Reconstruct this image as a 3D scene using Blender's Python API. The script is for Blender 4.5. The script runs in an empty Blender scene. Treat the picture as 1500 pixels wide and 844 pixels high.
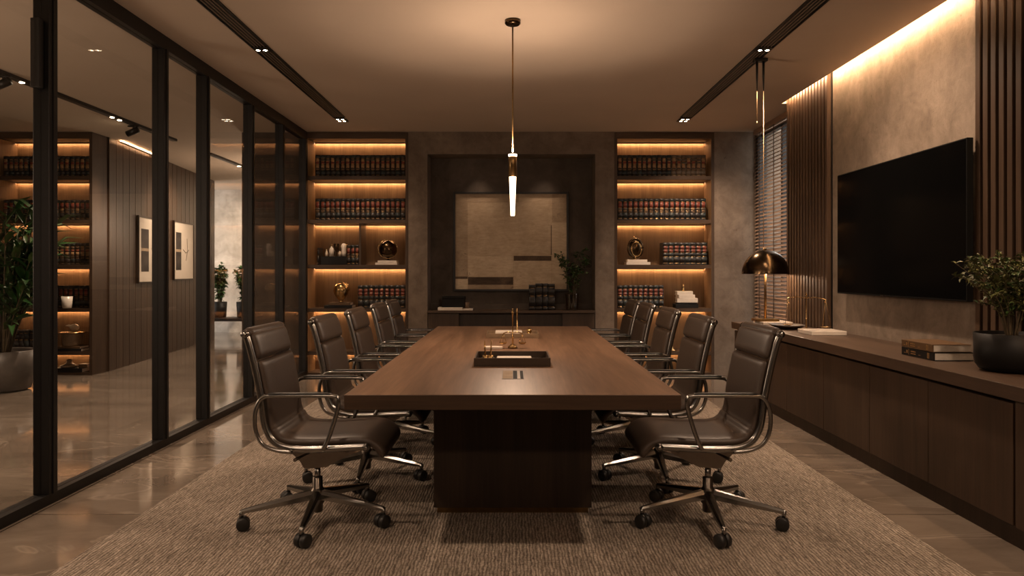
import bpy, bmesh, math, random
from mathutils import Vector, Matrix
random.seed(7)
PI = math.pi
sc = bpy.context.scene
COL = sc.collection
H = 2.865            # ceiling height
D = 8.43             # back wall front plane

# ------------------------------------------------------------------ materials
MATS = {}
def newmat(name):
    m = bpy.data.materials.new(name); m.use_nodes = True
    nt = m.node_tree; nt.nodes.clear()
    out = nt.nodes.new('ShaderNodeOutputMaterial')
    MATS[name] = m
    return m, nt, out
def pbsdf(nt, out, col=(.5,.5,.5), rough=.5, metal=0., spec=.5):
    b = nt.nodes.new('ShaderNodeBsdfPrincipled')
    b.inputs['Base Color'].default_value = (*col, 1)
    b.inputs['Roughness'].default_value = rough
    b.inputs['Metallic'].default_value = metal
    b.inputs['Specular IOR Level'].default_value = spec
    nt.links.new(b.outputs[0], out.inputs[0])
    return b
def mapping(nt, scale=(1,1,1), rot=(0,0,0)):
    tc = nt.nodes.new('ShaderNodeTexCoord'); mp = nt.nodes.new('ShaderNodeMapping')
    mp.inputs['Scale'].default_value = scale; mp.inputs['Rotation'].default_value = rot
    nt.links.new(tc.outputs['Object'], mp.inputs[0])
    return mp.outputs[0]
def noise(nt, vec, scale=5, detail=4, rough=.55, dist=0.):
    n = nt.nodes.new('ShaderNodeTexNoise')
    n.inputs['Scale'].default_value = scale; n.inputs['Detail'].default_value = detail
    n.inputs['Roughness'].default_value = rough; n.inputs['Distortion'].default_value = dist
    nt.links.new(vec, n.inputs['Vector'])
    return n.outputs['Fac']
def ramp(nt, fac, stops):
    r = nt.nodes.new('ShaderNodeValToRGB'); e = r.color_ramp.elements
    while len(e) < len(stops): e.new(.5)
    for i, (p, c) in enumerate(stops):
        e[i].position = p; e[i].color = (*c, 1) if len(c) == 3 else c
    nt.links.new(fac, r.inputs[0])
    return r.outputs[0]
def mixc(nt, fac, a, b, mode='MIX'):
    m = nt.nodes.new('ShaderNodeMix'); m.data_type = 'RGBA'; m.blend_type = mode
    if isinstance(fac, (int, float)): m.inputs[0].default_value = fac
    else: nt.links.new(fac, m.inputs[0])
    for i, v in ((6, a), (7, b)):
        if isinstance(v, tuple): m.inputs[i].default_value = (*v, 1)
        else: nt.links.new(v, m.inputs[i])
    return m.outputs[2]
def bump(nt, b, fac, strength=.2, dist=.01):
    n = nt.nodes.new('ShaderNodeBump')
    n.inputs['Strength'].default_value = strength; n.inputs['Distance'].default_value = dist
    nt.links.new(fac, n.inputs['Height']); nt.links.new(n.outputs[0], b.inputs['Normal'])
def plain(name, col, rough=.5, metal=0., spec=.5, var=.12, vscale=30, bumpk=0.):
    """Plain material with a light procedural variation."""
    m, nt, out = newmat(name); b = pbsdf(nt, out, col, rough, metal, spec)
    v = mapping(nt); f = noise(nt, v, vscale, 3)
    lo = tuple(c*(1-var) for c in col); hi = tuple(min(1, c*(1+var)) for c in col)
    nt.links.new(ramp(nt, f, [(.3, lo), (.7, hi)]), b.inputs['Base Color'])
    if bumpk: bump(nt, b, f, bumpk, .004)
    return m
def wood(name, axis, dark, light, rough=.42, spec=.4, freq=22, plank=None):
    m, nt, out = newmat(name); b = pbsdf(nt, out, dark, rough, 0, spec)
    s1 = [freq]*3; s1[axis] = .9
    s2 = [freq*7]*3; s2[axis] = 3.
    f1 = noise(nt, mapping(nt, s1), 1, 5, .6, .6)
    f2 = noise(nt, mapping(nt, s2), 1, 3, .6)
    c = ramp(nt, f1, [(.28, dark), (.72, light)])
    c2 = ramp(nt, f2, [(.3, (.72,.72,.72)), (.7, (1,1,1))])
    c = mixc(nt, 1., c, c2, 'MULTIPLY')
    if plank:
        s3 = [1.]*3; s3[axis] = .0001
        p = nt.nodes.new('ShaderNodeTexVoronoi'); p.inputs['Scale'].default_value = plank
        nt.links.new(mapping(nt, s3), p.inputs['Vector'])
        pc = ramp(nt, p.outputs['Color'], [(0., (.74,.72,.70)), (1., (1.12,1.09,1.06))])
        c = mixc(nt, 1., c, pc, 'MULTIPLY')
    nt.links.new(c, b.inputs['Base Color'])
    bump(nt, b, f2, .06, .002)
    return m
def concrete(name, dark, light, rough=.7, scale=1.6, streak=.5, pits=True):
    m, nt, out = newmat(name); b = pbsdf(nt, out, dark, rough, 0, .3)
    f1 = noise(nt, mapping(nt, (1,1,1)), scale, 9, .68, .7)
    c = ramp(nt, f1, [(.30, dark), (.5, tuple((a+d)/2 for a, d in zip(dark, light))), (.68, light)])
    f0 = noise(nt, mapping(nt, (1,1,1)), scale*4.5, 8, .7, .5)
    c = mixc(nt, 1., c, ramp(nt, f0, [(.32, (.72,.70,.68)), (.6, (1.06,1.06,1.06))]), 'MULTIPLY')
    if streak:
        f2 = noise(nt, mapping(nt, (6,6,.3)), 1.2, 5, .6)
        c = mixc(nt, streak, c, mixc(nt, 1., c, ramp(nt, f2, [(.3, (.80,.79,.78)), (.65, (1.08,1.08,1.08))]), 'MULTIPLY'))
    f3 = noise(nt, mapping(nt), 15, 8, .80, .3)
    if pits:
        c = mixc(nt, 1., c, ramp(nt, f3, [(.30, (.36,.33,.30)), (.385, (1,1,1)), (.66, (1.02,1.02,1.02)), (.74, (1.22,1.2,1.18))]), 'MULTIPLY')
    nt.links.new(c, b.inputs['Base Color'])
    bump(nt, b, f3, .35, .008)
    return m
def emit(name, col, strength):
    m, nt, out = newmat(name); e = nt.nodes.new('ShaderNodeEmission')
    e.inputs[0].default_value = (*col, 1); e.inputs[1].default_value = strength
    nt.links.new(e.outputs[0], out.inputs[0]); return m
def glass_pane(name, tint, f0=.035, f90=.8, rough=.0):
    """Thin sheet glass: tinted see-through plus a mirror reflection that grows at grazing angles."""
    m, nt, out = newmat(name)
    lw = nt.nodes.new('ShaderNodeLayerWeight'); lw.inputs[0].default_value = .5
    pw = nt.nodes.new('ShaderNodeMath'); pw.operation = 'POWER'; pw.inputs[1].default_value = 5
    nt.links.new(lw.outputs['Facing'], pw.inputs[0])
    ml = nt.nodes.new('ShaderNodeMath'); ml.operation = 'MULTIPLY_ADD'
    ml.inputs[1].default_value = f90-f0; ml.inputs[2].default_value = f0
    nt.links.new(pw.outputs[0], ml.inputs[0])
    tr = nt.nodes.new('ShaderNodeBsdfTransparent'); tr.inputs[0].default_value = (*tint, 1)
    gl = nt.nodes.new('ShaderNodeBsdfGlossy'); gl.inputs['Roughness'].default_value = rough
    gl.inputs[0].default_value = (1,1,1,1)
    mx = nt.nodes.new('ShaderNodeMixShader')
    nt.links.new(ml.outputs[0], mx.inputs[0]); nt.links.new(tr.outputs[0], mx.inputs[1]); nt.links.new(gl.outputs[0], mx.inputs[2])
    nt.links.new(mx.outputs[0], out.inputs[0]); return m

M = MATS
WARM = (1., .58, .30)
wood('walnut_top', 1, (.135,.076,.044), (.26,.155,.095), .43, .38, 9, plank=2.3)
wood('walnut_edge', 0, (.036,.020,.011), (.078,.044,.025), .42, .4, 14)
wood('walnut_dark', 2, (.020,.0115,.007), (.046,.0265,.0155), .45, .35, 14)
wood('walnut_case', 2, (.042,.025,.0145), (.078,.047,.028), .45, .35, 12)
wood('walnut_shelf', 0, (.045,.026,.015), (.085,.050,.028), .45, .35, 14)
wood('oak_back', 2, (.15,.085,.040), (.24,.145,.072), .5, .3, 12)
wood('credenza_door', 2, (.040,.0225,.013), (.078,.046,.0275), .42, .4, 13)
wood('credenza_top', 1, (.052,.031,.020), (.096,.059,.038), .40, .4, 12)
wood('slat_wood', 2, (.052,.030,.018), (.100,.060,.036), .42, .4, 16)
wood('lobby_wood', 2, (.034,.0195,.0115), (.078,.047,.028), .42, .3, 16, plank=6.)
wood('blind_wood', 1, (.24,.145,.092), (.36,.23,.15), .45, .4, 20)
concrete('concrete_warm', (.175,.137,.104), (.285,.228,.178))
concrete('concrete_back', (.112,.084,.062), (.208,.162,.124), scale=1.3)
concrete('concrete_lobby', (.34,.30,.26), (.55,.50,.44), scale=.9)
concrete('niche_plaster', (.055,.043,.034), (.100,.079,.062), scale=1.2, pits=False)
concrete('return_plaster', (.060,.047,.037), (.105,.083,.065), scale=1.0, pits=False)
plain('ceiling_paint', (.50,.415,.335), .85, 0, .2, .03, 2)
plain('black_metal', (.010,.009,.0085), .42, .2, .4, .1, 20)
plain('black_plastic', (.012,.011,.010), .45, 0, .5, .1, 40)
plain('grille_slat', (.22,.165,.12), .5, .2, .5, .1, 20)
plain('chrome', (.30,.29,.275), .24, 1., .5, .05, 10)
plain('alu_dark', (.20,.175,.15), .3, 1., .5, .08, 20)
plain('brass', (.55,.36,.16), .24, 1., .5, .10, 30)
plain('brass_dark', (.24,.15,.065), .3, 1., .5, .12, 30)
plain('bronze_shade', (.085,.055,.030), .22, 1., .5, .08, 12)
plain('white_inside', (.75,.68,.58), .6, 0, .3, .03, 10)
plain('leather', (.052,.0355,.025), .45, 0, .45, .10, 120, .12)
plain('tv_black', (.003,.003,.003), .12, 0, .04, .05, 5)
plain('paper', (.70,.63,.54), .7, 0, .2, .06, 60)
plain('white_cover', (.68,.60,.51), .5, 0, .35, .05, 30)
plain('black_cover', (.009,.008,.0075), .5, 0, .25, .15, 40)
plain('brown_cover', (.10,.056,.026), .42, 0, .4, .12, 40)
plain('book_black', (.016,.013,.011), .42, 0, .4, .2, 60)
plain('book_green', (.015,.019,.018), .42, 0, .4, .2, 60)
plain('book_brown', (.085,.058,.036), .45, 0, .4, .25, 60)
plain('socket_black', (.006,.006,.006), .7, 0, .1, .1, 40)
plain('brass_satin', (.80,.56,.31), .5, 1., .5, .06, 30)
plain('label_red', (.15,.032,.017), .42, 0, .4, .35, 90)
plain('label_tan', (.24,.135,.06), .45, 0, .4, .45, 110)
plain('label_dark', (.07,.042,.025), .45, 0, .4, .4, 110)
plain('gilt', (.50,.31,.13), .35, .8, .5, .3, 120)
plain('marble_white', (.62,.56,.49), .25, 0, .5, .10, 9)
plain('cream_ceramic', (.60,.50,.38), .3, 0, .5, .08, 20)
plain('leaf_dark', (.012,.050,.008), .45, 0, .4, .35, 14)
plain('leaf_olive', (.098,.100,.030), .48, 0, .4, .40, 16)
plain('leaf_mid', (.036,.066,.015), .48, 0, .4, .35, 16)
plain('twig', (.075,.055,.030), .7, 0, .3, .2, 30)
plain('soil', (.03,.022,.016), .9, 0, .2, .4, 60)
plain('pot_grey', (.075,.064,.055), .4, 0, .5, .2, 9)
plain('pot_black', (.006,.0052,.0046), .5, 0, .15, .1, 9)
plain('tray_dark', (.040,.026,.017), .35, 0, .5, .1, 30)
plain('tray_tan', (.20,.135,.080), .38, .2, .5, .15, 30)
def paint(name, lo, hi, stain, amt=.36):
    """Brushed paint with clouded tone, fine speckle and a few dark stains."""
    m, nt, out = newmat(name); b = pbsdf(nt, out, lo, .75, 0, .2)
    c = ramp(nt, noise(nt, mapping(nt, (1,1,1)), 3.1, 8, .7, .8), [(.32, lo), (.68, hi)])
    c = mixc(nt, 1., c, ramp(nt, noise(nt, mapping(nt, (2,2,9)), 6, 6, .7), [(.3, (.80,.78,.75)), (.6, (1.04,1.04,1.04))]), 'MULTIPLY')
    c = mixc(nt, ramp(nt, noise(nt, mapping(nt, (1.2,1.2,2.2)), 2.6, 10, .78, 1.4), [(amt-.06, (1,1,1)), (amt+.02, (0,0,0))]), c, stain)
    nt.links.new(c, b.inputs['Base Color'])
paint('art_beige', (.36,.275,.185), (.50,.395,.28), (.17,.115,.07))
paint('art_pale', (.42,.33,.23), (.55,.445,.32), (.20,.14,.09), .34)
paint('art_tan', (.27,.20,.135), (.40,.31,.215), (.13,.09,.055), .40)
paint('art_brown', (.035,.024,.016), (.13,.09,.06), (.25,.18,.12), .34)
plain('mat_board', (.58,.52,.44), .7, 0, .2, .04, 5)
plain('art_ink', (.045,.038,.034), .7, 0, .2, .5, 9)
plain('ext_grey', (.3,.3,.3), .8)
emit('led', WARM, 36.)
emit('led_cove', (1., .64, .37), 130.)
emit('lamp_glass', (1., .70, .43), 4.)
emit('lamp_ring', (1., .72, .45), 5.)
emit('spot_lens', (1., .76, .50), 30.)
emit('bulb_glow', (1., .66, .36), 25.)
glass_pane('partition_glass', (.86,.85,.84), .020, .32)
glass_pane('window_glass', (.9,.92,.93), .04, .8)
glass_pane('vase_glass', (.78,.74,.68), .07, .8)
glass_pane('smoke_glass', (.30,.24,.18), .10, .9)
# polished stone floor
m, nt, out = newmat('floor_stone'); b = pbsdf(nt, out, (.2,.16,.12), .13, 0, .5)
f = noise(nt, mapping(nt, (.6,1.6,1), (0,0,.3)), 1.1, 9, .66, .8)
c = ramp(nt, f, [(.3, (.110,.087,.068)), (.55, (.180,.145,.114)), (.8, (.25,.205,.165))])
w = nt.nodes.new('ShaderNodeTexNoise'); w.inputs['Scale'].default_value = 1.3; w.inputs['Detail'].default_value = 5; w.inputs['Distortion'].default_value = 1.1
nt.links.new(mapping(nt, (.55,1.5,1), (0,0,.35)), w.inputs['Vector'])
c = mixc(nt, ramp(nt, w.outputs['Fac'], [(.488, (0,0,0)), (.5, (.30,.30,.30)), (.512, (0,0,0))]), c, (.42,.35,.28))
br = nt.nodes.new('ShaderNodeTexBrick'); br.offset = 0
for k, v in (('Scale', 1.), ('Mortar Size', .004), ('Brick Width', 1.2), ('Row Height', 1.2), ('Mortar Smooth', .1)): br.inputs[k].default_value = v
br.inputs['Color1'].default_value = br.inputs['Color2'].default_value = (1,1,1,1); br.inputs['Mortar'].default_value = (.35,.33,.3,1)
nt.links.new(mapping(nt), br.inputs['Vector'])
c = mixc(nt, 1., c, br.outputs['Color'], 'MULTIPLY')
nt.links.new(c, b.inputs['Base Color'])
rr = ramp(nt, noise(nt, mapping(nt), 3, 5), [(.3, (.05,.05,.05)), (.7, (.12,.12,.12))]); nt.links.new(rr, b.inputs['Roughness'])
# woven rug
m, nt, out = newmat('rug_weave'); b = pbsdf(nt, out, (.3,.25,.2), .95, 0, .1)
f1 = noise(nt, mapping(nt, (70,11,1)), 1, 4, .7, .9)
f2 = noise(nt, mapping(nt, (1,1,1)), 2.2, 5, .6)
f4 = noise(nt, mapping(nt, (1,1,1)), 75, 4, .75)
wv = nt.nodes.new('ShaderNodeTexWave'); wv.wave_type = 'BANDS'; wv.bands_direction = 'X'
for k, v in (('Scale', 21.), ('Distortion', 5.), ('Detail', 3.), ('Detail Scale', 2.2)): wv.inputs[k].default_value = v
nt.links.new(mapping(nt, (1,.35,1)), wv.inputs['Vector'])
c = ramp(nt, f1, [(.30, (.155,.129,.104)), (.52, (.345,.294,.242)), (.72, (.49,.42,.35))])
c = mixc(nt, 1., c, ramp(nt, wv.outputs['Fac'], [(.15, (.56,.54,.52)), (.6, (1.05,1.05,1.05))]), 'MULTIPLY')
c = mixc(nt, 1., c, ramp(nt, f2, [(.3, (.82,.81,.80)), (.7, (1.08,1.08,1.08))]), 'MULTIPLY')
c = mixc(nt, 1., c, ramp(nt, f4, [(.36, (.58,.56,.54)), (.56, (1.08,1.08,1.08))]), 'MULTIPLY')
nt.links.new(c, b.inputs['Base Color']); bump(nt, b, wv.outputs['Fac'], .5, .006)

# ------------------------------------------------------------------ mesh helpers
class MB:
    def __init__(s): s.bm = bmesh.new(); s.mats = []
    def mi(s, mat):
        if mat is None: return 0
        if mat not in s.mats: s.mats.append(mat)
        return s.mats.index(mat)
    def box(s, x0, x1, y0, y1, z0, z1, mat=None, bev=0., rot=None, piv=None, seg=2):
        i = s.mi(mat)
        r = bmesh.ops.create_cube(s.bm, size=1)
        vs = r['verts']
        for v in vs:
            v.co = Vector(((x0+x1)/2 + v.co.x*(x1-x0), (y0+y1)/2 + v.co.y*(y1-y0), (z0+z1)/2 + v.co.z*(z1-z0)))
        fs = {f for v in vs for f in v.link_faces}
        if bev:
            es = {e for v in vs for e in v.link_edges}
            rb = bmesh.ops.bevel(s.bm, geom=list(es)+list(vs), offset=bev, segments=seg, affect='EDGES', profile=.5)
            fs = {f for f in fs if f.is_valid} | set(rb['faces'])
            vs = {v for f in fs for v in f.verts}
        for f in fs: f.material_index = i
        if rot is not None:
            bmesh.ops.rotate(s.bm, verts=list(vs), cent=Vector(piv or ((x0+x1)/2,(y0+y1)/2,(z0+z1)/2)), matrix=Matrix.Rotation(rot, 3, 'Z'))
        return s
    def tube(s, pts, r, seg=10, mat=None, cap=True, flat=None):
        i = s.mi(mat); pts = [Vector(p) for p in pts]; n = len(pts)
        rs = r if isinstance(r, (list, tuple)) else [r]*n
        up = None; rings = []
        for k, p in enumerate(pts):
            t = (pts[min(k+1, n-1)] - pts[max(k-1, 0)]).normalized()
            if up is None:
                a = Vector((0,1,0)) if abs(t.y) < .9 else Vector((1,0,0))
                up = (a - t*a.dot(t)).normalized()
            else: up = (up - t*up.dot(t)).normalized()
            sd = t.cross(up)
            q = flat or 1.
            rings.append([s.bm.verts.new(p + (up*math.cos(2*PI*j/seg) + sd*q*math.sin(2*PI*j/seg))*rs[k]) for j in range(seg)])
        for a, bb in zip(rings, rings[1:]):
            for j in range(seg):
                f = s.bm.faces.new((a[j], a[(j+1)%seg], bb[(j+1)%seg], bb[j])); f.material_index = i; f.smooth = True
        if cap:
            for rg, rev in ((rings[0], True), (rings[-1], False)):
                f = s.bm.faces.new(rg[::-1] if rev else rg); f.material_index = i
        return s
    def lathe(s, prof, c=(0,0,0), seg=24, mat=None, sy=1., sx=1.):
        i = s.mi(mat); rings = []
        for (r, z) in prof:
            if r < 1e-6: rings.append([s.bm.verts.new((c[0], c[1], c[2]+z))])
            else: rings.append([s.bm.verts.new((c[0]+sx*r*math.cos(2*PI*j/seg), c[1]+sy*r*math.sin(2*PI*j/seg), c[2]+z)) for j in range(seg)])
        for a, bb in zip(rings, rings[1:]):
            for j in range(seg):
                k = (j+1) % seg
                if len(a) == 1 and len(bb) == 1: continue
                if len(a) == 1: vs = (a[0], bb[k], bb[j])
                elif len(bb) == 1: vs = (a[j], a[k], bb[0])
                else: vs = (a[j], a[k], bb[k], bb[j])
                f = s.bm.faces.new(vs); f.material_index = i; f.smooth = True
        return s
    def poly(s, pts, mat=None):
        f = s.bm.faces.new([s.bm.verts.new(p) for p in pts]); f.material_index = s.mi(mat); return s
    def poly_prism(s, prof, y0, y1, mat=None):
        i = s.mi(mat); a = [s.bm.verts.new((x, y0, z)) for x, z in prof]; b = [s.bm.verts.new((x, y1, z)) for x, z in prof]
        n = len(prof)
        for k in range(n): s.bm.faces.new((a[k], a[(k+1)%n], b[(k+1)%n], b[k])).material_index = i
        s.bm.faces.new(a[::-1]).material_index = i; s.bm.faces.new(b).material_index = i
        return s
    def leaf(s, p, d, n, L, w, mat=None, bend=.25):
        """A folded leaf blade: base p, direction d, normal n."""
        i = s.mi(mat); d = d.normalized(); sd = d.cross(n)
        if sd.length < 1e-4: sd = d.cross(Vector((1,.1,.3)))
        sd.normalize(); n = sd.cross(d)
        pr = [(0,.06,0), (.3,.5,.03), (.62,.42,0), (1.,.0,-bend)]
        mid = [s.bm.verts.new(p + d*L*t + n*L*h) for t, _, h in pr]
        lf = [s.bm.verts.new(p + d*L*t + sd*w*q + n*(L*h + w*.22)) for t, q, h in pr[:3]]
        rt = [s.bm.verts.new(p + d*L*t - sd*w*q + n*(L*h + w*.22)) for t, q, h in pr[:3]]
        for k in range(2):
            for A in (lf, rt):
                f = s.bm.faces.new((mid[k], mid[k+1], A[k+1], A[k])); f.material_index = i; f.smooth = True
        for A in (lf, rt):
            f = s.bm.faces.new((mid[2], mid[3], A[2])); f.material_index = i; f.smooth = True
        return s
    def build(s, name, mat=None, parent=None, smooth=False):
        bmesh.ops.recalc_face_normals(s.bm, faces=s.bm.faces[:])
        me = bpy.data.meshes.new(name)
        for q in ([mat] if mat and not s.mats else s.mats): me.materials.append(MATS[q])
        s.bm.to_mesh(me); s.bm.free()
        if smooth:
            for p in me.polygons: p.use_smooth = True
        o = bpy.data.objects.new(name, me); COL.objects.link(o)
        if parent is not None: o.parent = parent
        return o
def tag(o, label=None, cat=None, group=None, kind=None):
    if label: o['label'] = label
    if cat: o['category'] = cat
    if group: o['group'] = group
    if kind: o['kind'] = kind
    return o
def thing(name, label, cat, loc=(0,0,0), rz=0., group=None, kind=None):
    o = bpy.data.objects.new(name, None); COL.objects.link(o)
    o.empty_display_size = .1
    o.location = loc; o.rotation_euler = (0,0,rz)
    return tag(o, label, cat, group, kind)
def copy_tree(o, parent=None):
    c = o.copy(); COL.objects.link(c)
    if parent is not None: c.parent = parent
    for ch in list(o.children): copy_tree(ch, c)
    return c
def struct(o): o['kind'] = 'structure'; return o
def catmull(pts, n=5, closed=False):
    P = [Vector(p) for p in pts]; out = []
    for i in range(len(P)-1):
        p0 = P[max(i-1,0)]; p1 = P[i]; p2 = P[i+1]; p3 = P[min(i+2, len(P)-1)]
        for k in range(n):
            t = k/n
            out.append(.5*((2*p1) + (p2-p0)*t + (2*p0-5*p1+4*p2-p3)*t*t + (3*p1-p0-3*p2+p3)*t**3))
    out.append(P[-1]); return out
ORD = ['first','second','third','fourth','fifth','sixth','seventh','eighth','ninth','tenth','eleventh','twelfth','thirteenth',
       'fourteenth','fifteenth','sixteenth','seventeenth','eighteenth','nineteenth']

# ------------------------------------------------------------------ room shell
mb = MB(); mb.box(-7.2, 3.3, -3.2, 15.2, -.12, 0); struct(mb.build('floor', 'floor_stone'))
mb = MB()
mb.box(-7.2, 2.635, -3.2, 15.2, H, 3.10)
mb.box(2.635, 3.3, 7.02, 9.1, H, 3.10)
mb.box(2.635, 3.3, -3.2, 7.02, 2.985, 3.10)
struct(mb.build('ceiling', 'ceiling_paint'))
mb = MB(); mb.box(2.72, 2.98, -3.2, 7.02, 0, 2.985); struct(mb.build('wall_right', 'concrete_warm'))
mb = MB(); mb.box(-7.2, 3.3, -3.2, -3.05, 0, H); struct(mb.build('wall_front', 'concrete_back'))
mb = MB(); mb.box(-7.2, -6.15, -3.05, 9.0, 0, H); struct(mb.build('wall_left', 'return_plaster'))
# back wall: piers beside the niche, lintel, right-hand concrete, backing
mb = MB()
mb.box(-1.226, -1.003, D, 8.80, 0, H)
mb.box(.971, 1.194, D, 8.80, 0, H)
mb.box(-1.003, .971, D, 8.80, 2.604, H)
mb.box(2.372, 3.3, D, 8.80, 0, H)
mb.box(-2.45, 3.3, 8.80, 9.0, 0, H)
struct(mb.build('wall_back', 'concrete_back'))
mb = MB(); mb.box(-1.003, .971, 8.77, 8.798, 0, 2.604); struct(mb.build('wall_niche', 'niche_plaster'))
mb = MB(); mb.box(-3.05, -2.452, D+.04, 9.0, 0, H); struct(mb.build('wall_return', 'return_plaster'))
# lobby behind the glass
mb = MB(); mb.box(-3.20, -3.05, D+.04, 14.4, 0, H); struct(mb.build('wall_corridor', 'return_plaster'))
mb = MB()
vs = [(-4.945,8.76),(-5.42,13.0),(-6.2,13.0),(-6.2,8.76)]
bot = [mb.bm.verts.new((x,y,0)) for x,y in vs]; top = [mb.bm.verts.new((x,y,H)) for x,y in vs]
for k in range(4): mb.bm.faces.new((bot[k], bot[(k+1)%4], top[(k+1)%4], top[k]))
mb.bm.faces.new(bot[::-1]); mb.bm.faces.new(top)
n = 44; A, B = Vector((-4.943,8.76,0)), Vector((-5.418,13.0,0)); U = (B-A)/n; Nn = Vector((U.y,-U.x,0)).normalized()
for k in range(n):
    p, q = A+U*(k+.012), A+U*(k+.988); w_ = Nn*(.012 if k % 2 else .014)
    lo = [mb.bm.verts.new(v) for v in (p, q, q+w_, p+w_)]; hi = [mb.bm.verts.new(v.co+Vector((0,0,H-.002))) for v in lo]
    for j in range(4): mb.bm.faces.new((lo[j], lo[(j+1)%4], hi[(j+1)%4], hi[j]))
    mb.bm.faces.new(hi)
struct(mb.build('wall_panelled', 'lobby_wood'))
mb = MB(); mb.box(-7.2, -3.05, 14.4, 14.6, 0, H); struct(mb.build('wall_end', 'concrete_lobby'))

# window with black frame in the recess beside the slats
win = struct(thing('window_1', None, None, (2.90, 7.73, 0)))
mb = MB()
for y0, y1 in ((-.71,-.66), (.64,.70), (-.03,.02)): mb.box(0, .06, y0, y1, 0, H)
for z0, z1 in ((0,.06), (2.79,H), (.9,.94)): mb.box(0, .06, -.66, .64, z0, z1)
mb.box(-.04, .06, .62, .70, 0, H)
mb.build('window_frame', 'black_metal', win)
mb = MB(); mb.box(.025, .035, -.66, .64, .06, 2.79); mb.build('window_pane', 'window_glass', win)
mb = MB(); mb.box(0, .08, -.74, -.69, 0, H); mb.build('window_jamb', 'black_metal', win)

# glass partition: rails, six posts, panes
part = struct(thing('wall_glass', None, None, (-2.45, 0, 0)))
ys = [-2.9, -1.2, .55, 2.35, 3.77, 5.0, 5.69, 6.68, 7.57, 8.40]
mb = MB(); mb.box(-.045, .03, -3.05, D+.03, H-.095, H); mb.build('top_rail', 'black_metal', part)
mb = MB(); mb.box(-.045, .03, -3.05, D+.03, 0, .055); mb.build('bottom_rail', 'black_metal', part)
for y in ys:
    hw = .036 if y < 8 else .03
    mb = MB(); mb.box(-.05, .035, y-hw, y+hw, .055, H-.095, bev=.003)
    mb.box(-.056, .041, y-.008, y+.008, .055, H-.095)
    mb.build('post', 'black_metal', part)
for y0, y1 in zip(ys, ys[1:]):
    mb = MB(); mb.box(-.012, -.004, y0+.036, y1-.036, .055, H-.095); mb.build('pane', 'partition_glass', part)
mb = MB(); mb.box(-.035, .010, 3.690, 3.7335, 2.17, 2.53, bev=.004); mb.build('door_pivot', 'black_plastic', part)

# ------------------------------------------------------------------ rug
mb = MB(); mb.box(-1.85, 1.84, 1.0, 7.35, .001, .014, bev=.005)
tag(mb.build('rug', 'rug_weave'), 'large beige woven rug under the conference table', 'rug')
RZ = .014

# ------------------------------------------------------------------ conference table
TX, TZ = .678, .725
T0, T1 = 2.88, 6.50
tb = thing('conference_table', 'long walnut conference table on a dark box pedestal', 'table', (0, 4.69, RZ))
ty = 4.69
mb = MB(); mb.box(-TX, TX, T0-ty, T1-ty, TZ-.062-RZ, TZ-RZ, bev=.0035)
top = mb.build('tabletop', 'walnut_top', tb)
for f in top.data.polygons: pass
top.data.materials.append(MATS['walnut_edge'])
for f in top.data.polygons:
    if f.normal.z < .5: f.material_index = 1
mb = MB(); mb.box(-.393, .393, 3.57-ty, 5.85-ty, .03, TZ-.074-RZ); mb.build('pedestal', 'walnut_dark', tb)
mb = MB(); mb.box(-.378, .378, 3.585-ty, 5.835-ty, .001, .03); tag(mb.build('plinth', 'brass_dark', tb), 'dark brass plinth')
mb = MB(); mb.box(-.388, .388, 3.575-ty, 5.845-ty, TZ-.074-RZ, TZ-.0625-RZ); tag(mb.build('shadow_trim', 'brass_dark', tb), 'brass trim line')
# flush power box in the top
z = TZ-RZ
mb = MB(); mb.box(-.050, .052, 3.30-ty, 3.57-ty, z-.002, z+.0012, 'tray_dark')
mb.box(-.048, .0, 3.305-ty, 3.565-ty, z+.0012, z+.0018, 'art_tan')
mb.box(.002, .021, 3.305-ty, 3.565-ty, z+.0012, z+.0022, 'socket_black')
mb.box(.023, .034, 3.305-ty, 3.565-ty, z+.0012, z+.0018, 'tray_tan')
mb.box(.036, .050, 3.305-ty, 3.565-ty, z+.0012, z+.0022, 'socket_black')
tag(mb.build('power_box', None, tb), 'flush power box with black sockets')

# ------------------------------------------------------------------ chairs
RAIL = [(-.262,.925), (-.245,.888), (-.222,.80), (-.202,.71), (-.187,.63), (-.178,.56), (-.166,.50), (-.137,.447), (-.085,.418), (0,.406), (.12,.408), (.22,.414), (.285,.417)]
def pad(mb, path, width, T, off, tapA=.03, tapB=.03):
    P = catmull([(x,0,zz) for x,zz in path], 7)
    n = len(P); s = [0]
    for a, b2 in zip(P, P[1:]): s.append(s[-1] + (b2-a).length)
    L = s[-1]; rings = []; N = 24
    for k, p in enumerate(P):
        t = (P[min(k+1,n-1)] - P[max(k-1,0)]).normalized()
        nn = Vector((-t.z, 0, t.x)) if True else None       # front / upper side
        def tp(d, tt): return math.sqrt(max(0., 1-(1-min(1., d/tt))**2)) if tt else 1.
        q = max(.12, min(tp(s[k], tapA), tp(L-s[k], tapB)))
        w = width*(1-.05*(1-q)); h = T*q
        ring = []
        for j in range(N):
            a = 2*PI*j/N; ca, sa = math.cos(a), math.sin(a)
            yy = w*math.copysign(abs(ca)**.35, ca); oo = h*math.copysign(abs(sa)**.6, sa)
            ring.append(mb.bm.verts.new(p + nn*(off+oo) + Vector((0,yy,0))))
        rings.append(ring)
    for a, b2 in zip(rings, rings[1:]):
        for j in range(N):
            f = mb.bm.faces.new((a[j], a[(j+1)%N], b2[(j+1)%N], b2[j])); f.smooth = True
    for r in (rings[0][::-1], rings[-1]):
        f = mb.bm.faces.new(r); f.smooth = True
def cut(path, z0=None, z1=None): return path
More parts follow.
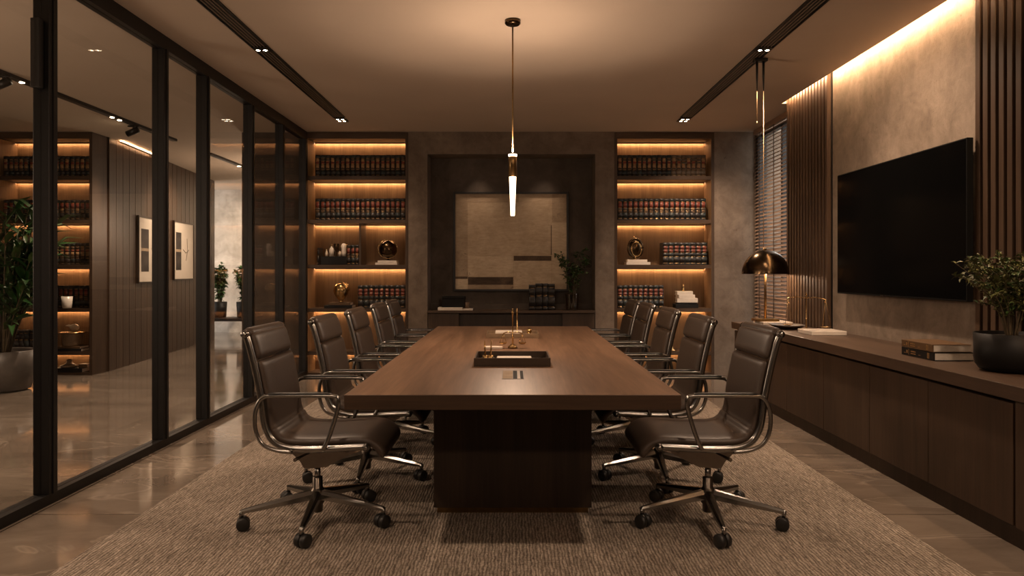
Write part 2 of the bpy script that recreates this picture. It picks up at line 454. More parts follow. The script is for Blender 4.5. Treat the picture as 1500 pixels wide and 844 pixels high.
def make_chair(label):
    c = thing('office_chair', label, 'chair', group='leather chairs around the conference table')
    # rail runs downwards; its left-hand normal (-tz, tx) points to the sitter
    def fr(p): return p
    mb = MB(); pad(mb, [(-.259,.918),(-.245,.888),(-.222,.803)], .232, .024, .016, .02, .022)
    mb.tube([(-.262+.006, -.232, .925), (-.262+.006, -.20, .925), (-.262+.006, .20, .925), (-.262+.006, .232, .925)], [.022,.027,.027,.022], 16)
    mb.build('headrest', 'leather', c, True)
    mb = MB(); pad(mb, [(-.2215,.800),(-.202,.71),(-.187,.63),(-.178,.56),(-.168,.505),(-.150,.468)], .232, .024, .016, .022, .02)
    mb.build('backrest', 'leather', c, True)
    mb = MB(); pad(mb, [(-.162,.492),(-.137,.447),(-.085,.418),(0,.410),(.12,.412),(.22,.418),(.285,.414),(.325,.388),(.338,.355)], .232, .026, .020, .02, .03)
    mb.build('seat', 'leather', c, True)
    for sg in (-1, 1):
        mb = MB(); mb.tube(catmull([(x, sg*.247, zz) for x, zz in RAIL], 4), .0105, 8, flat=1.5)
        fr_ = mb.build('side_frame', 'chrome', c, True)
        for bx, bz, nm in ((-.256,.925,'bolt'), (.288,.417,'bolt')):
            mb = MB(); mb.tube([(bx, sg*.236, bz), (bx, sg*.266, bz)], .017, 14); mb.tube([(bx, sg*.266, bz), (bx, sg*.272, bz)], [.012,.008], 14)
            mb.build(nm, 'chrome', fr_, True)
        arm = [(.100,.412),(.126,.47),(.155,.56),(.167,.615),(.162,.642),(.135,.651),(0,.652),(-.13,.651),(-.168,.643),(-.192,.615),(-.206,.56),(-.200,.49),(-.170,.435),(-.110,.408),(-.04,.400)]
        mb = MB(); mb.tube(catmull([(x, sg*.272, zz) for x, zz in arm], 4), .0085, 8, flat=1.15)
        a_ = mb.build('armrest', 'chrome', c, True)
        mb = MB(); mb.tube([(.135, sg*.272, .659), (.115, sg*.272, .661), (-.12, sg*.272, .661), (-.145, sg*.272, .659)], [.009,.0125,.0125,.009], 10, flat=.45)
        tag(mb.build('arm_pad', 'black_plastic', a_, True), 'slim dark arm pad')
    for x, zz in ((-.256,.925), (-.10,.402), (.20,.398)):
        mb = MB(); mb.tube([(x,-.247,zz),(x,.247,zz)], .009, 8); mb.build('cross_bar', 'alu_dark', c, True)
    # tilt mechanism: a wedge shaped casting
    mb = MB()
    mb.poly_prism([(-.115,.390),(.215,.390),(.205,.352),(.055,.272),(-.050,.266),(-.070,.300),(-.125,.355)], -.05, .05)
    mb.box(-.14, .24, -.20, .20, .386, .397, bev=.003)
    mb.tube([(-.02,-.05,.345),(-.03,-.16,.352),(-.045,-.215,.350)], [.006,.006,.009], 8)
    mb.build('tilt_mechanism', 'alu_dark', c)
    mb = MB(); mb.tube([(0,0,.17),(0,0,.28)], .0145, 14); mb.build('gas_lift', 'chrome', c, True)
    mb = MB(); mb.lathe([(0,.045),(.022,.045),(.026,.05),(.027,.085),(.034,.09),(.036,.150),(.030,.158),(.025,.165),(.025,.212),(.020,.217),(0,.217)], seg=18)
    mb.build('hub', 'alu_dark', c, True)
    for k in range(5):
        a = math.radians(-86 + 72*k); R = .345
        d = Vector((math.cos(a), math.sin(a), 0))
        mb = MB()
        p0, p1 = d*.028 + Vector((0,0,.128)), d*R + Vector((0,0,.085))
        st = [(0, .022, .026), (.35, .019, .021), (.8, .014, .014), (1., .011, .011)]
        sd = Vector((-d.y, d.x, 0)); rings = []
        for t, w, h in st:
            q = p0.lerp(p1, t)
            rings.append([mb.bm.verts.new(q + sd*w*cx + Vector((0,0,h*cz))) for cx, cz in ((-1,-.7),(1,-.7),(1,.3),(.55,1),(-.55,1),(-1,.3))])
        for r0, r1 in zip(rings, rings[1:]):
            for j in range(6): mb.bm.faces.new((r0[j], r0[(j+1)%6], r1[(j+1)%6], r1[j]))
        mb.bm.faces.new(rings[0][::-1]); mb.bm.faces.new(rings[-1])
        mb.tube([d*R + Vector((0,0,.092)), d*R + Vector((0,0,.055))], .010, 10)
        lg = mb.build('leg', 'chrome', c)
        mb = MB(); ca = a + 1.0 + k*1.7
        ax = Vector((math.cos(ca), math.sin(ca), 0)); fw = Vector((-ax.y, ax.x, 0))
        cc = d*R + Vector((0,0,.031)) + fw*.008
        for s0, s1 in ((-.030,-.0025), (.0025,.030)):
            mb.tube([cc+ax*s0, cc+ax*(s0*.9+s1*.1), cc+ax*(s0*.1+s1*.9), cc+ax*s1], [.025,.0305,.0305,.025], 18)
        mb.tube([cc-ax*.008, cc+ax*.008], .022, 12)
        mb.build('caster', 'black_plastic', lg, True)
    return c
cx = [.945, .862, .855, .852, .850]
cy = [3.47, 4.23, 5.05, 5.88, 6.52]
side = {-1: 'on the glass wall side', 1: 'on the television side'}
pos = ['first from the front', 'second from the front', 'middle one', 'second from the back wall', 'last one by the back wall']
chair0 = None
for sg in (-1, 1):
    for k in range(5):
        lb = 'brown leather swivel armchair, %s %s' % (pos[k], side[sg])
        if chair0 is None: c = chair0 = make_chair(lb)
        else: c = copy_tree(chair0); c['label'] = lb
        c.location = (sg*cx[k], cy[k], RZ)
        if sg > 0: c.scale = (-1,1,1)

# ------------------------------------------------------------------ books
def book_mesh(w, h, dp, bands, body):
    """Bound volume standing up: spine towards -Y, rounded, with raised bands and labels; page block on top."""
    mb = MB(); N = 7; zs = []
    for z0, z1, mat, bulge in bands: zs.append((z0*h, z1*h, mat, bulge))
    def section(bu):
        p = []
        for j in range(N):
            a = (-1,-.64,-.35,0,.35,.64,1)[j]
            p.append((a*(w/2-.001), -.010*(1-a*a)-bu*(1-abs(a)**4)))
        return p
    for z0, z1, mat, bu in zs:
        i = mb.mi(mat); s = section(bu)
        lo = [mb.bm.verts.new((x, y, z0)) for x, y in s]; hi = [mb.bm.verts.new((x, y, z1)) for x, y in s]
        for j in range(N-1):
            f = mb.bm.faces.new((lo[j], lo[j+1], hi[j+1], hi[j])); f.material_index = i if 0 < j < N-2 else mb.mi(body); f.smooth = True
        for zz, row in ((z0, lo), (z1, hi)):
            b0 = [mb.bm.verts.new((x, 0.002, zz)) for x, y in s]
            for j in range(N-1):
                f = mb.bm.faces.new((row[j], row[j+1], b0[j+1], b0[j])); f.material_index = i
    mb.box(-w/2+.0008, -w/2+.004, 0, dp, 0, h, body); mb.box(w/2-.004, w/2-.0008, 0, dp, 0, h, body)
    mb.box(-w/2+.004, w/2-.004, 0, .006, 0, h, body)
    mb.box(-w/2+.004, w/2-.004, .006, dp-.006, .004, h-.006, 'paper')
    me = mb.build('law_book', None)
    d = me.data; bpy.data.objects.remove(me); return d
def bandset(style, body, rnd):
    B = []
    def ln(z0, z1, mat, bu=0.): B.append((z0, z1, mat, bu))
    g = .010
    if style == 0:    # tan middle label, small red label on top
        ln(0,.055,body); ln(.055,.055+g,'gilt',.001); ln(.065,.30,body); ln(.30,.312,'gilt',.0015); ln(.312,.40,'label_dark'); ln(.40,.58,'label_tan',.001)
        ln(.58,.592,'gilt',.0015); ln(.592,.70,'label_red' if rnd < .75 else body,.0005); ln(.70,.712,'gilt',.0015); ln(.712,.84,'label_dark' if rnd > .3 else 'label_tan'); ln(.84,.852,'gilt',.001); ln(.852,1,body)
    elif style == 1:  # red label above, tan lines below
        ln(0,.05,body); ln(.05,.06,'gilt',.001); ln(.06,.085,body); ln(.085,.095,'gilt',.001); ln(.095,.36,body); ln(.36,.372,'gilt',.0015); ln(.372,.44,'label_dark'); ln(.44,.452,'gilt',.0015)
        ln(.452,.56,'label_dark' if rnd < .6 else 'label_tan'); ln(.56,.572,'gilt',.0015); ln(.572,.84,'label_red',.001); ln(.84,.855,'gilt',.0015); ln(.855,1,body)
    elif style == 2:  # two red labels, black between
        ln(0,.05,body); ln(.05,.062,'gilt',.001); ln(.062,.085,body); ln(.085,.093,'gilt',.001); ln(.093,.36,body); ln(.36,.374,'gilt',.0015); ln(.374,.54,body); ln(.54,.556,'gilt',.002)
        ln(.556,.68,'label_red',.001); ln(.68,.69,'label_tan',.001); ln(.69,.84,'label_red',.001); ln(.84,.852,'gilt',.0015); ln(.852,1,body)
    else:             # plain dark volume with gilt lines
        ln(0,.12,body); ln(.12,.13,'gilt',.001); ln(.13,.52,body); ln(.52,.533,'gilt',.001); ln(.533,.56,body); ln(.56,.57,'gilt',.001); ln(.57,.86,body); ln(.86,.875,'gilt',.001); ln(.875,1,body)
    return B
BOOK = {}
def get_book(style, w, h, v):
    k = (style, round(w,4), round(h,4), v)
    if k not in BOOK:
        body = 'book_brown' if v > 3 else 'book_black' if v % 2 == 0 else 'book_green'
        BOOK[k] = book_mesh(w, h, .19, bandset(style, body, (v*.37) % 1), body)
    return BOOK[k]
LOOK = {0: 'dark tan-labelled law book', 1: 'dark red-labelled law book', 2: 'black law book with red labels', 3: 'plain dark law book'}
def book_row(x0, x1, n, y, z, h, style, where, brown=99, name='law_book'):
    w = (x1-x0)/n
    for k in range(n):
        o = bpy.data.objects.new(name, get_book(style, w, h*(1+.004*(k % 3)), k % 3 + (4 if k >= brown else 0))); COL.objects.link(o)
        o.location = (x0 + w*(k+.5), y + .003*((k*7) % 4), z)
        tag(o, '%s, %s from %s' % (LOOK[style] if k < brown else LOOK[style].replace('dark', 'brown'), ORD[k], where), 'book', 'law books counted from ' + where)

# ------------------------------------------------------------------ bookcases
SH = [2.344, 1.83, 1.30, .787, .28, .03]     # shelf tops, top to bottom
def bookcase(label, x0, x1, dividers=(), stile=.035):
    """x0..x1 outer. Local origin at its base centre."""
    cxx = (x0+x1)/2; hw = (x1-x0)/2; t = thing('bookcase', label, 'bookcase', (cxx, D, 0), group='lit walnut bookcases')
    for sg in (-1, 1):
        mb = MB(); xx = sg*(hw-stile/2); mb.box(xx-stile/2, xx+stile/2, 0, .33, 0, H-.003); sp_ = mb.build('side_panel', 'walnut_case', t); sp_.data.materials.append(MATS['oak_back'])
        for f in sp_.data.polygons:
            if f.normal.x*sg < -.5: f.material_index = 1  # inner faces in paler oak: strip glow put into the colour
    i = hw-stile
    mb = MB(); mb.box(-i, i, .32, .34, 0, H-.003); mb.build('back_panel', 'oak_back', t)
    mb = MB(); mb.box(-i, i, 0, .32, 2.785, H-.003); mb.build('top_panel', 'walnut_shelf', t)
    for zz in SH[:5]:
        mb = MB(); mb.box(-i, i, .004, .32, zz-.042, zz); mb.build('shelf', 'walnut_shelf', t)
    mb = MB(); mb.box(-i, i, .004, .32, 0, SH[5]); mb.build('plinth', 'walnut_shelf', t)
    for zz in [2.785] + [q-.042 for q in SH[:5]]:
        mb = MB(); mb.box(-i+.002, i-.002, .290, .304, zz-.006, zz-.001); ls_ = tag(mb.build('light_strip', 'led', t), 'glowing warm light strip')
        mb = MB(); mb.box(-i+.002, i-.002, .2825, .2850, zz-.011, zz); mb.box(-i+.002, i-.002, .285, .306, zz-.001, zz); mb.build('channel', 'alu_dark', ls_)  # added shield: screens the strip so only its glow on the back shows
    for dx, za, zb in dividers:
        mb = MB(); mb.box(dx-cxx-.012, dx-cxx+.012, .02, .32, za, zb); mb.build('divider', 'walnut_case', t)
    return t
bookcase('tall lit walnut bookcase to the left of the niche', -2.445, -1.227, [(-1.80, 1.30, 1.788)])
bookcase('tall lit walnut bookcase to the right of the niche', 1.195, 2.371)
bookcase('lit bookcase out in the lobby, seen through the glass behind the big palm', -6.08, -4.945)
WL = 'the left end, %s shelf, glass-wall bookcase'; WR = 'the left end, %s shelf, window-side bookcase'; WO = 'the left end, %s shelf, lobby bookcase'
YB = 8.475
book_row(-2.335, -1.268, 18, YB, 2.345, .252, 0, WL % 'top')
book_row(-2.335, -1.268, 18, YB, 1.831, .252, 1, WL % 'second')
book_row(-1.965, -1.816, 3, YB, 1.301, .232, 1, WL % 'third')
book_row(-1.83, -1.268, 9, YB, .788, .268, 2, WL % 'fourth')
book_row(1.238, 2.285, 18, YB, 2.345, .252, 0, WR % 'top', 11)
book_row(1.238, 2.285, 17, YB, 1.831, .252, 1, WR % 'second')
book_row(1.775, 2.300, 8, YB, 1.301, .262, 2, WR % 'third')
book_row(1.238, 1.785, 9, YB, .788, .268, 2, WR % 'fourth')
book_row(-6.02, -4.995, 17, YB, 2.345, .240, 0, WO % 'top')
book_row(-6.02, -4.995, 17, YB, 1.831, .235, 1, WO % 'second')
book_row(-6.02, -4.995, 17, YB, 1.301, .255, 0, WO % 'third')
book_row(-6.02, -4.995, 17, 8.546, .788, .262, 1, WO % 'fourth')
book_row(-6.02, -5.60, 7, YB, .281, .24, 3, WO % 'fifth')

def flat_book(x, y, z, sx, sy, h, cover, label, group=None, rz=0., spine='-y', gilt=False, name='book'):
    """A book lying flat: cover boards, page block, spine."""
    o = thing(name, label, 'book', (x, y, z), rz, group)
    mb = MB(); t = max(.0025, h*.08)
    mb.box(-sx/2, sx/2, -sy/2, sy/2, 0, t, bev=.0008, seg=1); mb.box(-sx/2, sx/2, -sy/2, sy/2, h-t, h, bev=.0008, seg=1)
    if spine == '-y': mb.box(-sx/2, sx/2, -sy/2-.002, -sy/2+.004, 0, h, bev=.0015, seg=1)
    elif spine == '-x': mb.box(-sx/2-.002, -sx/2+.004, -sy/2, sy/2, 0, h, bev=.0015, seg=1)
    mb.build('cover', cover, o)
    mb = MB(); a = .006
    x0 = -sx/2+(.004 if spine == '-x' else a); y0 = -sy/2+(.004 if spine == '-y' else a)
    mb.box(x0, sx/2-a*.6, y0 if spine == '-y' else -sy/2+a*.6, sy/2-a, t, h-t); mb.build('pages', 'paper', o)
    if gilt:
        mb = MB()
        if spine == '-x':
            xx = -sx/2-.0026
            for (ya, yb, za, zb) in ((.36,.42,.3,.36), (.30,.34,.3,.7), (.05,.20,.55,.70), (.05,.20,.28,.40), (-.10,-.04,.3,.36), (-.36,-.34,.15,.85), (-.30,-.33,.15,.85), (.26,.27,.15,.85)):
                mb.box(xx, xx+.001, ya*sy, yb*sy, za*h, zb*h)
        mb.build('spine_gilding', 'gilt', o)
    return o

# --- left bookcase ornaments
zt = SH[2]+.001
t = thing('black_box', 'open black box holding cream bottles, third shelf of the bookcase next to the glass wall', 'box', (-2.115, 8.53, zt))
mb = MB(); mb.box(-.155,.155,-.05,.05,0,.10, bev=.003); mb.build('body', 'black_cover', t)
def bottle(x, y, z, prof, mat, label, cat, name, cap=None, sy=1.):
    o = thing(name, label, cat, (x, y, z))
    MB().lathe(prof, seg=16, mat=mat, sy=sy).build('body', None, o, True)
    if cap: MB().lathe(cap[0], seg=12, mat=cap[1]).build('stopper', None, o, True)
    return o
zb = zt+.101
bottle(-2.215, 8.53, zb, [(0,0),(.016,0),(.018,.03),(.014,.05),(.006,.07),(.006,.085)], 'cream_ceramic', 'smallest cream bottle at the left end of the black box', 'bottle', 'cream_bottle', ([(.008,.085),(.008,.10),(0,.10)], 'brass'))
bottle(-2.155, 8.53, zb, [(0,0),(.027,0),(.028,.07),(.022,.095),(.010,.105),(.010,.12)], 'white_cover', 'round shouldered white bottle standing second in the black box', 'bottle', 'white_bottle', ([(.012,.12),(.014,.14),(0,.145)], 'brass_dark'))
bottle(-2.095, 8.53, zb, [(0,0),(.020,0),(.006,.01),(.006,.05),(.030,.075),(.034,.12),(.030,.15)], 'bronze_shade', 'dark bronze goblet in the middle of the black box', 'goblet', 'goblet')
bottle(-2.055, 8.52, zb, [(0,0),(.016,0),(.018,.04),(.012,.05),(.007,.06),(0,.062)], 'cream_ceramic', 'little stoppered jar in front of the bronze goblet', 'jar', 'stoppered_jar')
bottle(-2.010, 8.53, zb, [(0,0),(.022,0),(.032,.04),(.026,.08),(.033,.12),(.020,.15),(0,.155)], 'white_cover', 'wavy white vase, tallest piece in the black box', 'vase', 'wavy_vase')
bottle(-1.977, 8.53, zb, [(0,0),(.010,0),(.009,.12),(.012,.135),(0,.14)], 'brass', 'thin brass candlestick at the right end of the black box', 'candlestick', 'candlestick')
o = bpy.data.objects.new('law_book', get_book(3, .022, .20, 0)); COL.objects.link(o); o.location = (-2.30, YB, zt)
tag(o, 'thin dark book alone at the left end of the third shelf', 'book')
flat_book(-1.50, 8.58, zt, .26, .16, .026, 'white_cover', 'lower white book under the dark glass globe', 'white books under the ornaments')
flat_book(-1.49, 8.58, zt+.027, .225, .15, .024, 'white_cover', 'upper white book under the dark glass globe', 'white books under the ornaments')
g = thing('glass_globe', 'dark glass globe on a small stem above two white books', 'globe', (-1.49, 8.58, zt+.052))
MB().lathe([(0,0),(.035,0),(.033,.006),(.006,.012),(.006,.034)], seg=18, mat='bronze_shade').build('stand', None, g, True)
R = .108
MB().lathe([(R*math.sin(a), .136+.0-R*math.cos(a)) for a in [PI*k/18 for k in range(19)]], seg=28, mat='bronze_shade').build('ball', None, g, True)
mb = MB(); mb.tube([(R*1.02*math.cos(a), -.035+.03*math.cos(a), .136+R*1.02*math.sin(a)) for a in [2*PI*k/32 for k in range(33)]], .0035, 6); mb.build('meridian', 'brass', g, True)
zt = SH[3]+.001
flat_book(-2.06, 8.56, zt, .33, .20, .034, 'black_cover', 'lower dark book under the gold fist-shaped vase', 'dark books under the gold vase')
flat_book(-2.045, 8.56, zt+.035, .25, .17, .030, 'brown_cover', 'upper dark book under the gold fist-shaped vase', 'dark books under the gold vase')
v = thing('gold_vase', 'rounded gold vase with ribbed top on two dark books', 'vase', (-2.05, 8.56, zt+.066))
mb = MB(); mb.lathe([(0,0),(.028,0),(.030,.008),(.022,.018),(.040,.040),(.078,.095),(.090,.140),(.084,.185),(.060,.215),(.035,.225),(0,.222)], seg=28)
mb.build('body', 'brass', v, True)
mb = MB()
for k in range(4):
    a0 = -.9+.5*k
    mb.tube(catmull([(.02+.018*k, -.03+.01*k, .232-.004*k), (.055+.010*k, -.055+.02*k, .205-.008*k), (.075+.004*k, -.058+.025*k, .160-.006*k)], 5), [.012]*11, 8)
mb.build('ribs', 'brass', v, True)
zt = SH[4]+.001
bottle(-1.86, 8.50, zt, [(0,0),(.03,0),(.045,.03),(.035,.08),(.012,.10),(.012,.14),(.018,.15)], 'label_red', 'small red bottle on the fifth shelf behind the chairs', 'bottle', 'red_bottle', ([(.012,.15),(.014,.17),(0,.175)], 'brass'))
mb = MB(); mb.lathe([(0,.004),(.06,.004),(.09,.02),(.095,.02),(.065,0),(0,0)], (-1.72, 8.56, zt), 24)
tag(mb.build('plate', 'cream_ceramic', smooth=True), 'cream plate on the fifth shelf beside the red bottle', 'plate')
bottle(-2.18, 8.55, SH[5]+.001, [(0,0),(.05,0),(.08,.03),(.085,.07),(.06,.09),(.05,.085),(0,.03)], 'tray_dark', 'dark bowl on the bottom shelf left of the niche', 'bowl', 'dark_bowl')
# --- right bookcase ornaments
zt = SH[2]+.001
flat_book(1.485, 8.56, zt, .285, .18, .032, 'white_cover', 'lower white book under the oval bronze sculpture', 'white books under the ornaments')
flat_book(1.475, 8.56, zt+.033, .235, .16, .028, 'white_cover', 'upper white book under the oval bronze sculpture', 'white books under the ornaments')
s_ = thing('oval_sculpture', 'oval bronze medallion sculpture on two white books', 'sculpture', (1.465, 8.56, zt+.062))
mb = MB(); mb.lathe([(0,0),(.03,0),(.03,.008),(.012,.014),(.012,.03)], seg=16); mb.build('stand', 'brass_dark', s_, True)
mb = MB(); mb.tube([(.083*math.cos(a), 0, .135+.112*math.sin(a)) for a in [2*PI*k/36 for k in range(37)]], .010, 8, flat=1.6); mb.build('outer_ring', 'bronze_shade', s_, True)
mb = MB(); mb.lathe([(.075*math.sin(a), -.095*math.cos(a)) for a in [PI*k/14 for k in range(15)]], (0,.008,.132), 22, sy=.35); mb.build('medallion', 'bronze_shade', s_, True)
mb = MB(); mb.tube([(.058*math.cos(a)+.01, -.024, .125+.085*math.sin(a)) for a in [2*PI*k/32 for k in range(33)]], .004, 6); mb.build('inner_ring', 'brass', s_, True)
mb = MB(); mb.lathe([(.010,0),(.012,.012),(.006,.03),(0,.034)], (-.012,0,.250), 12); mb.build('finial', 'brass', s_, True)
zt = SH[3]+.001
t = thing('black_box', 'flat black box under the stack of white books, right bookcase', 'box', (2.06, 8.55, zt))
mb = MB(); mb.box(-.135,.135,-.08,.08,0,.05, bev=.004); mb.build('body', 'black_cover', t)
mb = MB(); mb.box(-.10,.12,-.07,.07,.05,.066, bev=.003); mb.build('lid', 'black_cover', t)
zz = zt+.067
for k, (dx, w, h, lb) in enumerate(((.01,.24,.050,'largest white book at the bottom of the stack on the flat black box'), (-.005,.195,.040,'middle white book of the stack on the flat black box'), (-.02,.185,.040,'top white book of the stack on the flat black box'))):
    flat_book(2.06+dx, 8.55, zz, w, .17-.01*k, h, 'white_cover', lb, 'white books stacked on the black box', (-.06,.05,-.03)[k]); zz += h+.001
bottle(2.035, 8.55, zz, [(0,0),(.018,0),(.010,.015),(.016,.035),(.010,.055),(.014,.07),(.008,.082),(0,.085)], 'brass', 'tiny brass figurine on top of the white books', 'figurine', 'figurine')
zt = SH[4]+.001
bottle(1.885, 8.50, zt, [(0,0),(.05,0),(.052,.01),(.02,.03),(.016,.10),(.035,.13),(.04,.17),(.028,.205),(0,.215)], 'brass', 'small brass figure on the fifth shelf behind the right chairs', 'figurine', 'figurine')
bottle(2.18, 8.55, zt, [(0,.004),(.06,.004),(.10,.03),(.104,.03),(.065,0),(0,0)], 'cream_ceramic', 'cream dish on the fifth shelf beside the brass figure', 'dish', 'dish')
bottle(2.05, 8.55, SH[5]+.001, [(0,0),(.06,0),(.085,.03),(.08,.07),(.074,.07),(.06,.01),(0,.01)], 'brass_dark', 'brass bowl on the bottom shelf right of the niche', 'bowl', 'brass_bowl')
# --- lobby bookcase ornaments
bottle(-5.265, 8.468, SH[3]+.001, [(0,0),(.045,0),(.05,.01),(.062,.14),(.057,.14),(.05,.012),(0,.012)], 'marble_white', 'white marble cup in front of the lobby books', 'cup', 'marble_cup')
zt = SH[4]+.001
flat_book(-5.25, 8.54, zt, .34, .20, .030, 'black_cover', 'lower dark book under the gold bowl in the lobby', 'books under the lobby bowl')
flat_book(-5.24, 8.54, zt+.031, .28, .18, .026, 'brown_cover', 'upper brown book under the gold bowl in the lobby', 'books under the lobby bowl')
bw = thing('bird_bowl', 'tan drum bowl with a bird on its lid, lobby bookcase', 'bowl', (-5.24, 8.54, zt+.058))
MB().lathe([(0,0),(.095,0),(.105,.02),(.11,.14),(.105,.15),(0,.15)], seg=24, mat='tray_tan').build('body', None, bw, True)
MB().lathe([(0,.150),(.145,.152),(.15,.160),(.12,.168),(.05,.180),(0,.182)], seg=24, mat='brass').build('lid', None, bw, True)
mb = MB(); mb.lathe([(.055*math.sin(a), -.04*math.cos(a)) for a in [PI*k/10 for k in range(11)]], (.02,0,.218), 16, sy=.7); mb.tube([(-.02,0,.225),(-.05,0,.238),(-.085,0,.236)], [.02,.012,.004], 10); mb.build('bird', 'cream_ceramic', bw, True)
zt = SH[5]+.001
flat_book(-5.25, 8.54, zt, .36, .20, .05, 'black_cover', 'dark book lying on the bottom shelf of the lobby bookcase')
flat_book(-5.10, 8.56, zt+.051, .10, .12, .04, 'brown_cover', 'small brown book on the bottom lobby shelf, right end')
bottle(-5.28, 8.54, zt+.051, [(0,0),(.09,0),(.10,.02),(.05,.04),(.03,.06),(.035,.085),(0,.10)], 'tray_tan', 'tan lidded dish on the bottom lobby shelf', 'dish', 'lidded_dish')

# ------------------------------------------------------------------ niche: artwork, low cabinet and what stands on it
a_ = thing('framed_artwork', 'large abstract beige artwork in a thin dark frame in the niche', 'picture', (-.021, 8.77, 1.586))
hx, hz = .68, .583
mb = MB()
for x0, x1, z0, z1 in ((-hx-.022,-hx+.003,-hz-.022,hz+.022), (hx-.003,hx+.022,-hz-.022,hz+.022), (-hx+.003,hx-.003,hz-.003,hz+.022), (-hx+.003,hx-.003,-hz-.022,-hz+.003)):
    mb.box(x0, x1, -.060, 0, z0, z1, bev=.002)
mb.build('frame', 'black_metal', a_)
mb = MB(); X = lambda u: -hx+2*hx*u; Z = lambda v: hz-2*hz*v
def patch(u0, u1, v0, v1, mat, lay): mb.box(X(u0), X(u1), -.036-.0012*lay, -.03, Z(v1), Z(v0), mat)
patch(0,1,0,1,'art_beige',0)
patch(0,.112,0,.86,'art_tan',1); patch(0,.112,.865,.89,'art_brown',1); patch(0,.112,.89,1,'art_pale',1)
patch(.115,.57,.0,.09,'art_tan',1); patch(.115,.86,.095,.645,'art_beige',2); patch(.115,.52,.65,.865,'art_pale',1)
patch(.115,.52,.872,.95,'art_brown',2); patch(.115,.52,.95,1,'art_tan',1)
patch(.525,.862,.65,.70,'art_brown',2); patch(.525,.862,.69,1,'art_pale',1); patch(.868,1,0,1,'art_pale',1)
patch(.868,1,.0,.30,'art_tan',2); patch(.857,.864,.33,.64,'art_brown',3)
mb.build('canvas', None, a_)
cb = thing('low_cabinet', 'low dark walnut cabinet built into the niche below the artwork', 'cabinet', (-.016, D, 0))
mb = MB(); mb.box(-.985,.985,-.05,.335,.733,.763, bev=.003); mb.build('worktop', 'walnut_shelf', cb)
mb = MB(); mb.box(-.985,.985,.295,.335,.763,.83); mb.build('upstand', 'return_plaster', cb)
mb = MB(); mb.box(-.98,.98,.05,.335,0,.733); mb.build('carcass', 'walnut_dark', cb)
for x0, x1 in ((-.98,-.62), (.60,.98)):
    mb = MB(); mb.box(x0, x1, 0, .05, .04, .728, bev=.002); mb.build('door', 'walnut_case', cb)
for x0, x1 in ((-.615,-.01), (-.006,.596)):
    mb = MB(); mb.box(x0, x1, .035, .05, .04, .55, bev=.002); mb.build('door', 'walnut_dark', cb)
zt = .764
flat_book(-.735, 8.52, zt, .29, .19, .034, 'white_cover', 'white book under the black box in the niche')
t = thing('black_box', 'shiny black box on a white book at the left of the niche cabinet', 'box', (-.70, 8.53, zt+.035))
mb = MB(); mb.box(-.135,.135,-.07,.07,0,.10, bev=.004); mb.build('body', 'pot_black', t)
mb = MB(); mb.box(-.138,.138,-.073,.073,.10,.128, bev=.004); mb.build('lid', 'pot_black', t)
flat_book(-.53, 8.50, zt, .12, .13, .020, 'white_cover', 'small white notebook under the brown cup in the niche')
bottle(-.545, 8.50, zt+.021, [(0,0),(.028,0),(.034,.01),(.036,.07),(.031,.07),(.026,.012),(0,.012)], 'brown_cover', 'small brown cup on the white notebook in the niche', 'cup', 'brown_cup')
for k, (x, w, h) in enumerate(((.232,.075,.30), (.313,.075,.315), (.385,.062,.315), (.460,.080,.310))):
    o = bpy.data.objects.new('law_book', get_book(3, w, h, 0)); COL.objects.link(o); o.location = (x, 8.50, zt)
    tag(o, 'thick black volume, %s of four standing on the niche cabinet' % ORD[k], 'book', 'black volumes on the niche cabinet')

def shrub(mb_stem, mb_leaf, base, top, R, nst, nl, mat_cycle, L=(.03,.05), clampx=None, spread=1., thick=.003, rnd=None):
    rnd = rnd or random
    for k in range(nst):
        a = 2*PI*k/nst + rnd.uniform(-.4,.4); rr = R*rnd.uniform(.35,1.)*spread; hh = (top-base.z)*rnd.uniform(.6,1.)
        e = base + Vector((math.cos(a)*rr, math.sin(a)*rr, hh))
        if clampx is not None: e.x = min(e.x, clampx)
        p0 = base + Vector((math.cos(a)*.02, math.sin(a)*.02, 0)); m1 = p0.lerp(e,.5) + Vector((math.cos(a)*-.15*rr, math.sin(a)*-.15*rr, .10*hh))
        P = catmull([p0, m1, e], 6); mb_stem.tube(P, [thick*(1-.7*i/(len(P)-1)) for i in range(len(P))], 5)
        twigs = [P]
        for b in range(4):
            q = P[rnd.randrange(4, len(P)-1)]
            d = Vector((rnd.uniform(-1,1), rnd.uniform(-1,1), rnd.uniform(-.1,1))).normalized()*R*.42
            ee = q+d
            if clampx is not None: ee.x = min(ee.x, clampx)
            T = catmull([q, q.lerp(ee,.5)+Vector((0,0,.01)), ee], 4); mb_stem.tube(T, [thick*.45]*len(T), 4); twigs.append(T)
        for ti, T in enumerate(twigs):
            for i in range(nl):
                u = rnd.uniform(.3 if ti == 0 else .1, 1.)*(len(T)-1); q = T[int(u)].lerp(T[min(int(u)+1, len(T)-1)], u-int(u))
                d = Vector((rnd.uniform(-1,1), rnd.uniform(-1,1), rnd.uniform(-.35,.8)))
                ln = rnd.uniform(*L)
                if clampx is not None and q.x + ln > clampx: d.x = -abs(d.x)
                mb_leaf.leaf(q, d, Vector((rnd.uniform(-.4,.4), rnd.uniform(-.4,.4), 1)), ln, ln*.46, rnd.choice(mat_cycle))
pv = thing('potted_branches', 'leafy green branches in a glass vase at the right of the niche', 'plant', (.705, 8.51, zt))
MB().lathe([(0,0),(.068,0),(.075,.01),(.080,.18),(.082,.20),(.078,.20),(.073,.012),(0,.012)], seg=24, mat='vase_glass').build('vase', None, pv, True)
s1, l1 = MB(), MB(); shrub(s1, l1, Vector((0,0,.02)), .76, .24, 8, 9, ['leaf_dark','leaf_mid','leaf_mid'], (.035,.06), thick=.004, rnd=random.Random(3))
